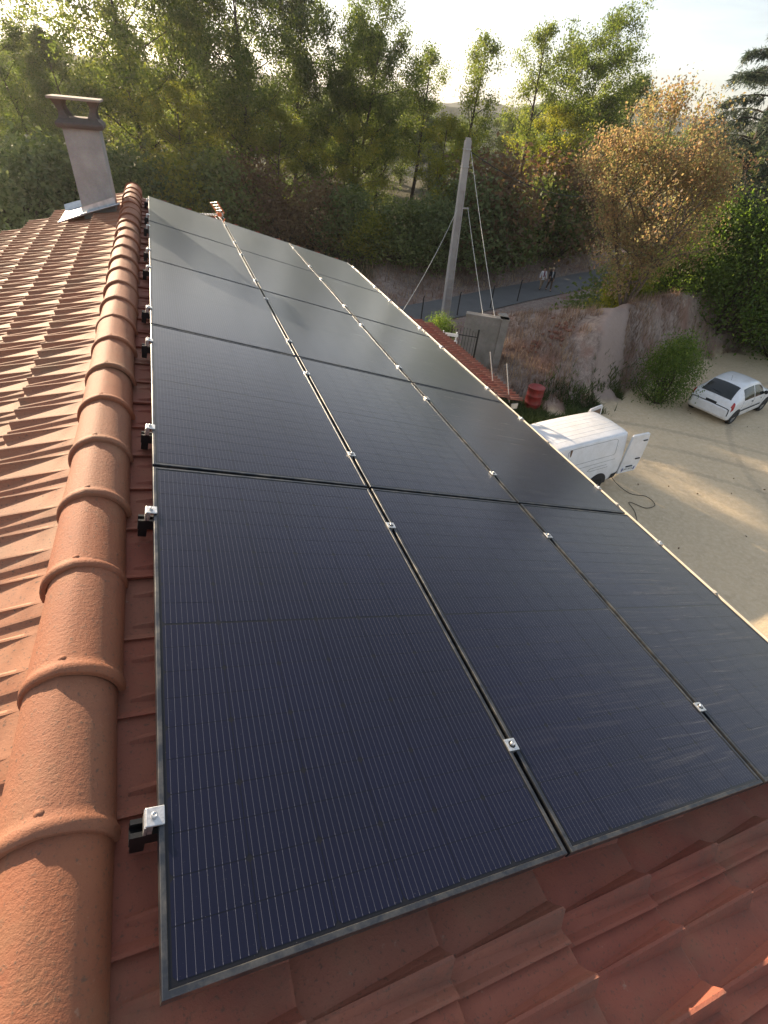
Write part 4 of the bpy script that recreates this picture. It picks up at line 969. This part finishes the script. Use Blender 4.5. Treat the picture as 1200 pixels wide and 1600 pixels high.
def van_door(ysign, ang, plate):
    """hinged at the rear corner; local: +x out from the hinge, outer face at -y (before turning)"""
    prof = [(0, .50), (.02, .46), (.70, .46), (.735, .50), (.76, .95), (.74, 1.45), (.68, 1.72), (.62, 1.76), (.04, 1.76), (0, 1.72)]
    mb = MB(); k = len(prof)
    def rg_(o, y, sc): return [(.38 + (x - .38) * sc, y, 1.11 + (z - 1.11) * sc) for x, z in prof]
    rings = [rg_(0, .022, 1), rg_(0, -.022, 1), rg_(0, -.034, .965), rg_(0, -.034, .85), rg_(0, -.030, .83)]; V = sum(rings, [])
    mb.add(V, [(i * k + j, i * k + (j + 1) % k, (i + 1) * k + (j + 1) % k, (i + 1) * k + j) for i in range(len(rings) - 1) for j in range(k)], False)
    mb.add(rings[-1], [tuple(range(k))]); mb.add(rings[0], [tuple(range(k))[::-1]])
    d = mb.build('rear_door', M_white, van); d.location = (.0, ysign * .80, 0)
    m2 = MB(); m2.add([(p[0], .0245, p[2]) for p in rg_(0, 0, .84)], [tuple(range(k))[::-1]]); m2.build('lining', M_inner, d)
    m2 = MB(); m2.box((.50, -.055, 1.52), (.66, -.030, 1.545)); m2.build('hinge_slot', M_black, d); m2 = MB(); m2.box((.50, -.055, .90), (.68, -.030, .93)); m2.build('door_handle', M_black, d)
    if plate:
        m2 = MB(); m2.box((.10, -.047, .54), (.62, -.0305, .65)); pl = m2.build('number_plate', M_plate, d)
        m2 = MB(); m2.box((.10, -.0485, .541), (.145, -.0475, .649)); m2.build('plate_band', M_blue, pl)
        m2 = MB(); m2.box((.575, -.0485, .541), (.62, -.0475, .649)); m2.build('plate_band', M_blue, pl)
        m2 = MB(); m2.box((.24, -.05, .665), (.50, -.030, .695)); m2.build('plate_light', M_black, d)
        tcu = bpy.data.curves.new('plate_text', 'FONT'); tcu.body = 'DM-147-JL'; tcu.size = .095; tcu.align_x = 'CENTER'; tcu.align_y = 'CENTER'; tcu.extrude = .0008
        to = bpy.data.objects.new('plate_text', tcu); dg = bpy.context.evaluated_depsgraph_get(); tm = bpy.data.meshes.new_from_object(to); tm.materials.append(M_black)
        o = obj('plate_lettering', tm, pl, (.36, -.0485, .595), (math.pi / 2, 0, 0)); bpy.data.objects.remove(to)
    return d
# van local +x points to the front of the van; rear is x=0, so doors reach into -x
dn_ = van_door(1, 0, True); dn_.location = (-.03, .815, 0); dn_.rotation_euler = (0, 0, math.pi - R(3))
df_ = van_door(-1, 0, False); df_.location = (-.03, -.815, 0); df_.rotation_euler = (0, 0, math.pi + R(10)); df_.scale = (1, -1, 1)
# power cable trailing from the van
P = [(11.55, 9.3, -6.55), (11.62, 8.75, -6.85), (11.85, 8.25, -6.985), (12.25, 8.0, -6.985), (12.2, 7.6, -6.985), (11.8, 7.55, -6.985), (11.5, 7.9, -6.985), (11.3, 7.4, -6.985), (10.6, 6.6, -6.985), (9.5, 6.2, -6.985)]
P = catmull(np.array(P), np.linspace(0, len(P) - 1, 60)); mb = MB(); mb.tube([tuple(p) for p in P], .009, 6)
tag(mb.build('power_cable', M_black, None), 'black cable trailing on the gravel behind the van', 'cable')

# ------------------------------------------------------------------ pole, wires, fence posts
pole = empty('utility_pole', (14.45, 26.34, -8.25)); tag(pole, 'grey concrete utility pole beside the road', 'utility pole')
mb = MB(); Hp = 8.75; lean = Vector((-.024, .012, 1))
def psec(z, hw_, hd2): c_ = Vector((0, 0, 0)) + lean * z; return [(c_.x + a * hw_, c_.y + b_ * hd2, z) for a, b_ in ((-1, -1), (1, -1), (1, 1), (-1, 1))]
def taper_box(mbx, z0, z1, f0, f1):
    V = f0 + f1; mbx.add(V, [(0, 3, 2, 1), (4, 5, 6, 7), (0, 1, 5, 4), (1, 2, 6, 5), (2, 3, 7, 6), (3, 0, 4, 7)])
Wp = lambda z: .19 - .065 * z / Hp
taper_box(mb, -.5, Hp, psec(-.3, Wp(0) * .98, .055), psec(Hp, Wp(Hp), .05)); mb.build('web', M_pole, pole)
for sx in (-1, 1):
    f = MB()
    def flange(z): c_ = lean * z; w = Wp(z); return [(c_.x + sx * w + a * .032, c_.y + b_ * (.15 - .07 * z / Hp), z) for a, b_ in ((-1, -1), (1, -1), (1, 1), (-1, 1))]
    taper_box(f, 0, 0, flange(-.3), flange(Hp - .1)); f.build('flange', M_pole, pole)
z = .3
while z < 6.4:
    f = MB(); taper_box(f, 0, 0, psec(z, Wp(z) - .034, .12 - .05 * z / Hp), psec(z + .16, Wp(z) - .034, .12 - .05 * z / Hp)); f.build('rung', M_pole, pole); z += .52
f = MB(); taper_box(f, 0, 0, psec(6.6, Wp(6.6) - .034, .10), psec(Hp + .002, Wp(Hp) - .034, .07)); f.build('solid_head', M_pole, pole)
pt = lambda z, dx=0, dy=0: (14.45 + lean.x * z + dx, 26.34 + lean.y * z + dy, -8.25 + z)
f = MB(); a = Vector(pt(5.85)) - Vector((14.45, 26.34, -8.25)); f.box((a.x - .05, a.y - .03, a.z - .03), (a.x + .55, a.y + .03, a.z + .03)); f.build('cross_arm', M_pole, pole)
for zz in (8.3, 7.6):
    f = MB(); a = Vector(pt(zz)) - Vector((14.45, 26.34, -8.25)); f.box((a.x - .17, a.y - .14, a.z - .02), (a.x + .17, a.y + .14, a.z + .03)); f.build('band', M_zinc, pole)
def wire(name, a, b_, sag, r, m, lab, n=16):
    P = []
    for i in range(n + 1):
        t = i / n; p = Vector(a).lerp(Vector(b_), t); p.z -= sag * 4 * t * (1 - t); P.append(tuple(p))
    mb = MB(); mb.tube(P, r, 5); tag(mb.build(name, m), lab, 'cable')
M_rope = mat('pale_cable', (.55, .52, .47), .6)
wire('overhead_cable', pt(8.25, .15), (30.5, 33.5, -2.0), .9, .022, M_black, 'black overhead cable running right from the pole top')
wire('stay_wire', pt(8.2, .25), (11.30, 16.52, -4.52), .1, .012, M_rope, 'pale stay wire from the pole head to the concrete wall')
wire('stay_wire', pt(5.85, .5), (10.95, 16.75, -4.6), .05, .012, M_rope, 'pale stay wire from the cross arm to the concrete wall')
wire('service_wire', pt(5.8, -.1), (6.6, 15.6, -4.7), .35, .011, M_rope, 'thin wire running down left from the pole to the house')
for i, (x, y) in enumerate(((13.2, 26.9), (15.9, 27.55), (18.9, 28.75), (21.7, 29.95))):
    mb = MB(); zg = float(hz(x, y)) if abs(float(seg_dist(np.array(x), np.array(y), ROADC))) > 1.7 else -8.22
    mb.tube([(x, y, min(zg, -8.2) - .2), (x, y, -6.95)], .035, 8); mb.tube([(x, y, -6.95), (x + .05, y, -6.84)], [.035, .02], 8)
    tag(mb.build('fence_post', M_dark), f'thin black post on the near side of the road, {ORD[i]} from the left', 'post', 'posts along the road')

# ------------------------------------------------------------------ wall, terrace, gate, annex
wall = MB(); V = [(10.35, 17.02), (10.62, 16.86), (11.2, 16.5), (11.75, 16.15), (12.05, 16.9)]
for (a, b_), (c_, d_) in zip(V[:-1], V[1:]):
    e_ = Vector((c_ - a, d_ - b_, 0)).normalized(); nn = Vector((-e_.y, e_.x, 0)) * .28
    z0 = -4.62; wall.add([(a, b_, -8), (c_, d_, -8), (c_ + nn.x, d_ + nn.y, -8), (a + nn.x, b_ + nn.y, -8), (a, b_, z0), (c_, d_, z0), (c_ + nn.x, d_ + nn.y, z0), (a + nn.x, b_ + nn.y, z0)], [(0, 1, 5, 4), (1, 2, 6, 5), (2, 3, 7, 6), (3, 0, 4, 7), (4, 5, 6, 7)])
w = wall.build('concrete_wall', M_wallc); tag(w, 'grey rendered concrete wall at the left end of the bank', 'wall')
cp_ = MB()
for (a, b_), (c_, d_) in zip(V[:-1], V[1:]):
    e_ = Vector((c_ - a, d_ - b_, 0)).normalized(); nn = Vector((-e_.y, e_.x, 0)); p0 = Vector((a, b_, -4.617)) - nn * .03; p1 = Vector((c_, d_, -4.617)) - nn * .03; q = nn * .34; up_ = Vector((0, 0, .06))
    cp_.add([p0, p1, p1 + q, p0 + q, p0 + up_, p1 + up_, p1 + q + up_, p0 + q + up_], [(0, 1, 5, 4), (1, 2, 6, 5), (2, 3, 7, 6), (3, 0, 4, 7), (4, 5, 6, 7)])
cp_.build('coping', M_wallc, w)
M_terr = stone('terrace_earth', (.16, .14, .10), (.09, .09, .05), 2, 30)
pv = MB(); pv.box((6.9, 12.9, -8), (9.35, 15.6, -5.25)); o = pv.build('terrace', M_terr); tag(o, kind='structure')
gate = empty('iron_gate', (8.55, 14.62, -5.25), math.atan2(-.42, .72)); tag(gate, 'black wrought iron gate beside the concrete wall', 'gate')
mb = MB(); mb.box((0, -.015, .06), (.82, .015, .09)); mb.box((0, -.015, .84), (.82, .015, .87)); mb.build('rail', M_dark, gate)
for k in range(8):
    mb = MB(); x = .05 + k * .103; h_ = .96 + .12 * math.sin(math.pi * k / 7); mb.tube([(x, 0, .05), (x, 0, h_)], .009, 6); mb.tube([(x, 0, h_), (x, 0, h_ + .05)], [.014, .002], 6); mb.build('bar', M_dark, gate)
for x in (-.03, .85):
    mb = MB(); mb.box((x - .03, -.03, 0), (x + .03, .03, 1.12)); mb.build('gate_post', M_dark, gate)
# annex with a tiled lean-to roof
annex = empty('annex', (5.2, 10.5, -7)); tag(annex, 'low annex with a terracotta lean-to roof below the gutter', 'building')
mb = MB(); mb.box((-1.6, -2.2, 0), (1.35, 2.3, 3.25)); mb.build('wall', M_housew, annex)
mb = MB(); mb.box((1.44, -2.44, 3.38), (1.60, -2.41, 3.50)); mb.build('barge_board', M_gutter, annex)
MA = Matrix.Translation((1.72, 0, 3.53)) @ MR
mb = MB(); mb.add([MA @ Vector(p) for p in ((-3.3, -2.4, -.04), (-.05, -2.4, -.04), (-.05, 2.6, -.04), (-3.3, 2.6, -.04))], [(0, 1, 2, 3)]); ar = mb.build('lean_to_roof', M_deck, annex)
for k in range(5):
    for j in range(18):
        o = bpy.data.objects.new('roof_tile', tR); col.objects.link(o); o.parent = ar; o.matrix_local = MA @ Matrix.Translation((-.42 - k * PR, -2.13 + j * .275, 0)) @ Matrix.Rotation(rt.gauss(0, .006), 4, 'Z')
# slatted white chair, red flower tub, fern-like shrub, leaning canes
chair = empty('garden_chair', (7.55, 12.98, -5.25), R(-28)); tag(chair, 'white slatted garden chair on the terrace by the gate', 'chair')
M_wp = mat('white_paint', (.78, .78, .76), .5)
for sx in (-.2, .2):
    mb = MB(); mb.box((sx - .018, -.02, 0), (sx + .018, .02, 1.55)); mb.build('back_post', M_wp, chair); mb = MB(); mb.box((sx - .018, -.45, 0), (sx + .018, -.41, .75)); mb.build('front_leg', M_wp, chair)
for zz in (1.42, 1.22, .98): mb = MB(); mb.box((-.25, -.034, zz), (.25, -.021, zz + .09)); mb.build('back_slat', M_wp, chair)
for yy in (-.43, -.31, -.19, -.07): mb = MB(); mb.box((-.24, yy, .752), (.24, yy + .09, .775)); mb.build('seat_slat', M_wp, chair)
tub = empty('flower_tub', (7.15, 13.15, -5.25)); tag(tub, 'tub of red flowers at the eave beyond the panels', 'flower pot')
mb = MB(); mb.lathe([(.001, 0), (.18, 0), (.24, 1.05), (.26, 1.08), (.26, 1.12), (.23, 1.12), (.2, 1.05), (.001, 1.05)], 20); mb.build('pot', M_tile, tub)
rgf = np.random.default_rng(71); C = np.stack([rgf.normal(0, .16, 60), rgf.normal(0, .16, 60), 1.2 + rgf.uniform(0, .28, 60)], -1)
V, F, a = leaves(C, 14, .05, .07, rgf); M_petal = leaf_mat('red_petal', [(0, (.35, .01, .015)), (1, (.5, .03, .04))], .3); obj('flowers', npmesh('flowers', V, F, M_petal, a), tub)
V, F, a = leaves(C - np.array([0, 0, .12]), 14, .07, .08, rgf); obj('leaves', npmesh('tub_leaves', V, F, M_leafG, a), tub)
o = put('bG', 8.2, 14.95, 1.2, .4, 'bright green shrub behind the gate below the pole', None, -5.25, .85)
for i, (p, q) in enumerate((((6.72, 9.0, -3.56), (6.62, 9.3, -2.82)), ((6.70, 8.25, -3.56), (6.60, 8.55, -2.78)))):
    mb = MB(); mb.tube([p, q], .010, 6); tag(mb.build('cane', M_rope), ['pale cane leaning at the annex eave, farther one', 'pale cane leaning at the annex eave, nearer one'][i], 'cane', 'canes at the annex eave')
# red drum at the foot of the bank, broken bricks
drum = MB(); drum.lathe([(.001, 0), (.30, 0), (.31, .015), (.295, .03), (.295, .28), (.308, .295), (.295, .31), (.295, .58), (.308, .595), (.295, .61), (.295, .86), (.31, .875), (.30, .89), (.28, .875), (.001, .87)], 28)
M_drum = mat('red_drum', (.25, .02, .02), .5); lk(M_drum, ramp(M_drum, noise(M_drum, 5, 5, .7).outputs['Fac'], [(.35, (.28, .018, .02)), (.7, (.14, .03, .022))]).outputs['Color'], bsdf(M_drum).inputs['Base Color'])
d = drum.build('metal_drum', M_drum); d.location = (11.85, 13.65, -7.0); tag(d, 'red metal drum standing at the foot of the bank', 'drum')
M_brick = stone('broken_brick', (.24, .105, .075), (.17, .075, .055), 4, 40)
mb = MB(); rb = random.Random(9)
for k in range(46):
    x, y = (14.45 + rb.gauss(0, .45), 16.4 + rb.gauss(0, .3)) if k < 30 else (13.35 + rb.gauss(0, .25), 16.2 + rb.gauss(0, .2)); s_ = rb.uniform(.5, 1)
    mb.box((-.11 * s_, -.055 * s_, -.03), (.11 * s_, .055 * s_, .035), Matrix.Translation((x, y, float(hz(x, y)) + .03)) @ Euler((rb.uniform(-.6, .6), rb.uniform(-.6, .6), rb.uniform(0, 6))).to_matrix().to_4x4())
tag(mb.build('brick_rubble', M_brick), 'red brick rubble scattered on the bank', 'rubble', kind='stuff')
# fallen leaves and stones on the gravel
rg = np.random.default_rng(81); n = 150; C = np.stack([rg.uniform(9, 26, n), rg.uniform(-1, 14, n), np.full(n, -6.985)], -1); C[:, 2] = hz(C[:, 0], C[:, 1]) + .015
kk = np.hypot(C[:, 0] - CX, C[:, 1] - CY) < np.interp(np.degrees(np.arctan2(C[:, 0] - CX, C[:, 1] - CY)), TH, RF); V, F, a = leaves(C[kk], 1, .01, .06, rg, .1)
tag(obj('fallen_leaves', npmesh('fallen_leaves', V, F, M_leafR, a)), 'fallen brown leaves on the gravel yard', 'leaves', kind='stuff')

# ------------------------------------------------------------------ television antenna beyond the far panels
ant = empty('tv_antenna', (1.08, 10.05, -.75)); tag(ant, 'television antenna with orange framed grid reflector behind the panels', 'antenna')
mb = MB(); mb.tube([(0, .02, -.6), (0, .02, .44)], .016, 8); mb.build('mast', M_zinc, ant)
mb = MB(); mb.box((-.34, -.012, .335), (.05, .012, .36)); mb.build('boom', M_zinc, ant)
for k in range(7): mb = MB(); x = -.33 + k * .042; mb.tube([(x, -.09, .348), (x, .09, .348)], .004, 6); mb.build('director', M_zinc, ant)
mb = MB(); mb.box((-.05, -.03, .325), (.02, .03, .385), bev=.006); mb.build('dipole_box', M_orange, ant)
for sg in (1, -1):
    MMg = Matrix.Translation((.02, 0, .355)) @ Matrix.Rotation(R(-32 * sg), 4, 'Y') @ Matrix.Rotation(R(20), 4, 'Z')
    for yy in (-.15, .15):
        mb = MB(); mb.box((-.008, yy - .008, .015 if sg > 0 else -.2), (.008, yy + .008, .21 if sg > 0 else -.015), MMg); rf_ = mb.build('reflector_frame', M_orange, ant)
    mb = MB()
    for k in range(5): zz = sg * (.02 + k * .046); mb.tube([tuple(MMg @ Vector((0, -.15, zz))), tuple(MMg @ Vector((0, .15, zz)))], .0055, 6)
    mb.tube([tuple(MMg @ Vector((0, 0, sg * .015))), tuple(MMg @ Vector((0, 0, sg * .21)))], .005, 6); mb.build('reflector_grid', M_zinc, rf_)

# ------------------------------------------------------------------ the two walkers
def skin_mesh(name, verts, edges, radii, m, root=0, lv=2):
    me = bpy.data.meshes.new(name); me.from_pydata(verts, edges, []); o = bpy.data.objects.new(name, me); col.objects.link(o)
    md = o.modifiers.new('skin', 'SKIN'); 
    if not me.skin_vertices: 
        bpy.context.view_layer.objects.active = o
    sv = me.skin_vertices[0].data if me.skin_vertices else None
    if sv is not None:
        for i, r in enumerate(radii): sv[i].radius = (r, r); sv[i].use_root = (i == root)
    sb = o.modifiers.new('sub', 'SUBSURF'); sb.levels = lv; sb.render_levels = lv; me.materials.append(m); return o
M_skin = mat('skin', (.42, .25, .18), .6); M_hairD = mat('dark_hair', (.02, .015, .012), .7); M_hairB = mat('blond_hair', (.48, .36, .2), .7)
M_coatW = mat('white_coat', (.68, .66, .68), .8); M_scarf = mat('burgundy_cloth', (.16, .02, .05), .85); M_navy = mat('black_coat', (.015, .016, .022), .85)
M_grey = mat('grey_shirt', (.35, .36, .37), .8); M_brown = mat('brown_trousers', (.10, .06, .04), .85); M_tan = mat('tan_trousers', (.30, .22, .15), .85); M_shoe = mat('shoe', (.05, .04, .035), .7)
def person(x, y, rz, H, label, coat, inner, trous, hair, step):
    p = empty('person', (x, y, -8.18), rz); tag(p, label, 'person', 'walkers on the road'); k = H / 1.72
    V = [(0, 0, .95), (0, 0, 1.12), (0, 0, 1.33), (0, .01, 1.44), (0, .02, 1.50), (0, .03, 1.60), (0, .025, 1.70)]; E = [(0, 1), (1, 2), (2, 3), (3, 4), (4, 5), (5, 6)]; Rr = [.135, .12, .145, .09, .05, .082, .055]
    for s_ in (-1, 1):
        b0 = len(V); f = step * s_
        V += [(s_ * .10, 0, .88), (s_ * .10, f * .20 + .03, .48), (s_ * .10, f * .30 - (.08 if f < 0 else 0), .09), (s_ * .11, f * .30 + .12 - (.08 if f < 0 else 0), .035)]; Rr += [.098, .066, .045, .04]; E += [(0, b0), (b0, b0 + 1), (b0 + 1, b0 + 2), (b0 + 2, b0 + 3)]
        a0 = len(V); V += [(s_ * .18, 0, 1.38), (s_ * .24, -f * .10, 1.12), (s_ * .24, -f * .14 + .10, .88), (s_ * .24, -f * .14 + .13, .81)]; Rr += [.06, .044, .032, .034]; E += [(2, a0), (a0, a0 + 1), (a0 + 1, a0 + 2), (a0 + 2, a0 + 3)]
        for q in range(5):
            fx = (q - 2) * .016; L_ = (.055, .08, .085, .08, .062)[q]; n0 = len(V)
            if q == 0: V += [(s_ * .24 + s_ * -.035, -f * .14 + .15, .80), (s_ * .24 - s_ * .045, -f * .14 + .17, .77)]
            else: V += [(s_ * .24 + fx, -f * .14 + .145, .77), (s_ * .24 + fx * 1.1, -f * .14 + .135, .77 - L_ * .6)]
            Rr += [.009, .008]; E += [(a0 + 3, n0), (n0, n0 + 1)]
    sc = lambda A: [(a * k, b_ * k, c_ * k) for a, b_, c_ in A]
    body = skin_mesh('body', sc(V), E, [r * k for r in Rr], M_skin); body.parent = p
    # clothes follow the same skeleton, a little larger
    tv = [V[0], V[1], V[2], V[3]]; te = [(0, 1), (1, 2), (2, 3)]; tr_ = [.155, .145, .165, .10]; tv.insert(0, (0, 0, .82)); te = [(0, 1), (1, 2), (2, 3), (3, 4)]; tr_.insert(0, .165)
    for s_ in (-1, 1):
        f = step * s_; b0 = len(tv); tv += [(s_ * .185, 0, 1.38), (s_ * .245, -f * .10, 1.12), (s_ * .245, -f * .14 + .09, .90)]; tr_ += [.075, .062, .05]; te += [(3, b0), (b0, b0 + 1), (b0 + 1, b0 + 2)]
    c_ = skin_mesh('coat', sc(tv), te, [r * k for r in tr_], coat, 1); c_.parent = p
    lv_ = [(0, 0, .93)]; le = []; lr = [.15]
    for s_ in (-1, 1):
        f = step * s_; b0 = len(lv_); lv_ += [(s_ * .10, 0, .86), (s_ * .10, f * .20 + .03, .48), (s_ * .10, f * .30 - (.08 if f < 0 else 0), .12)]; lr += [.112, .08, .062]; le += [(0, b0), (b0, b0 + 1), (b0 + 1, b0 + 2)]
    t_ = skin_mesh('trousers', sc(lv_), le, [r * k for r in lr], trous); t_.parent = p
    i_ = skin_mesh('scarf', sc([(0, .135, 1.0), (0, .13, 1.2), (0, .12, 1.38), (0, .07, 1.47)]), [(0, 1), (1, 2), (2, 3)], [.05 * k, .055 * k, .06 * k, .05 * k], inner); i_.parent = p
    for s_ in (-1, 1):
        f = step * s_; sh = skin_mesh('shoe', sc([(s_ * .10, f * .30 - .05 - (.08 if f < 0 else 0), .055), (s_ * .11, f * .30 + .06 - (.08 if f < 0 else 0), .045), (s_ * .115, f * .30 + .16 - (.08 if f < 0 else 0), .035)]), [(0, 1), (1, 2)], [.05 * k, .05 * k, .036 * k], M_shoe); sh.parent = p
    hm = MB(); n_ = 12; Vh = []; Fh = []
    for i in range(7):
        a = math.pi * .62 * i / 6
        for j in range(n_):
            b_ = 2 * math.pi * j / n_; r = .108; low_ = 1 if math.sin(b_) < .35 else .55; aa = a * low_; Vh.append((r * math.sin(aa) * math.cos(b_) * k, (.015 + r * 1.08 * math.sin(aa) * math.sin(b_)) * k, (1.625 + r * 1.12 * math.cos(aa)) * k))
    for i in range(6):
        for j in range(n_): Fh.append((i * n_ + j, i * n_ + (j + 1) % n_, (i + 1) * n_ + (j + 1) % n_, (i + 1) * n_ + j))
    hm.add(Vh, Fh, True); hm.build('hair', hair, p)
    fm = MB()
    for sx in (-1, 1): fm.lathe([(.001, .008), (.009, .004), (.010, 0)], 8, Matrix.Translation((sx * .033 * k, .112 * k, 1.625 * k)) @ Matrix.Rotation(-math.pi / 2, 4, 'X'))
    fm.build('eyes', M_hairD, p); fm = MB(); fm.box((-.010 * k, .10 * k, 1.575 * k), (.010 * k, .135 * k, 1.61 * k), bev=.004); fm.build('nose', M_skin, p); fm = MB(); fm.box((-.024 * k, .10 * k, 1.545 * k), (.024 * k, .118 * k, 1.553 * k)); fm.build('mouth', M_scarf, p)
person(25.18, 32.42, R(168), 1.50, 'walker in a white coat with a dark red scarf on the road', M_coatW, M_scarf, M_tan, M_hairD, .5)
person(25.68, 32.1, R(166), 1.56, 'fair haired walker in a black jacket and brown trousers on the road', M_navy, M_grey, M_brown, M_hairB, -.6)
# ------------------------------------------------------------------ air
M_haze = bpy.data.materials.new('haze'); M_haze.use_nodes = True; M_haze.node_tree.nodes.clear()
pvn = nd(M_haze, 'ShaderNodeVolumePrincipled'); pvn.inputs['Color'].default_value = (.93, .93, .92, 1); pvn.inputs['Density'].default_value = .0003; pvn.inputs['Anisotropy'].default_value = .55
lk(M_haze, pvn.outputs[0], nd(M_haze, 'ShaderNodeOutputMaterial').inputs['Volume'])
mb = MB(); mb.box((-1650, -1650, -42), (1650, 1650, 52)); tag(mb.build('haze', M_haze), 'thin evening haze in the air', 'haze', kind='stuff')
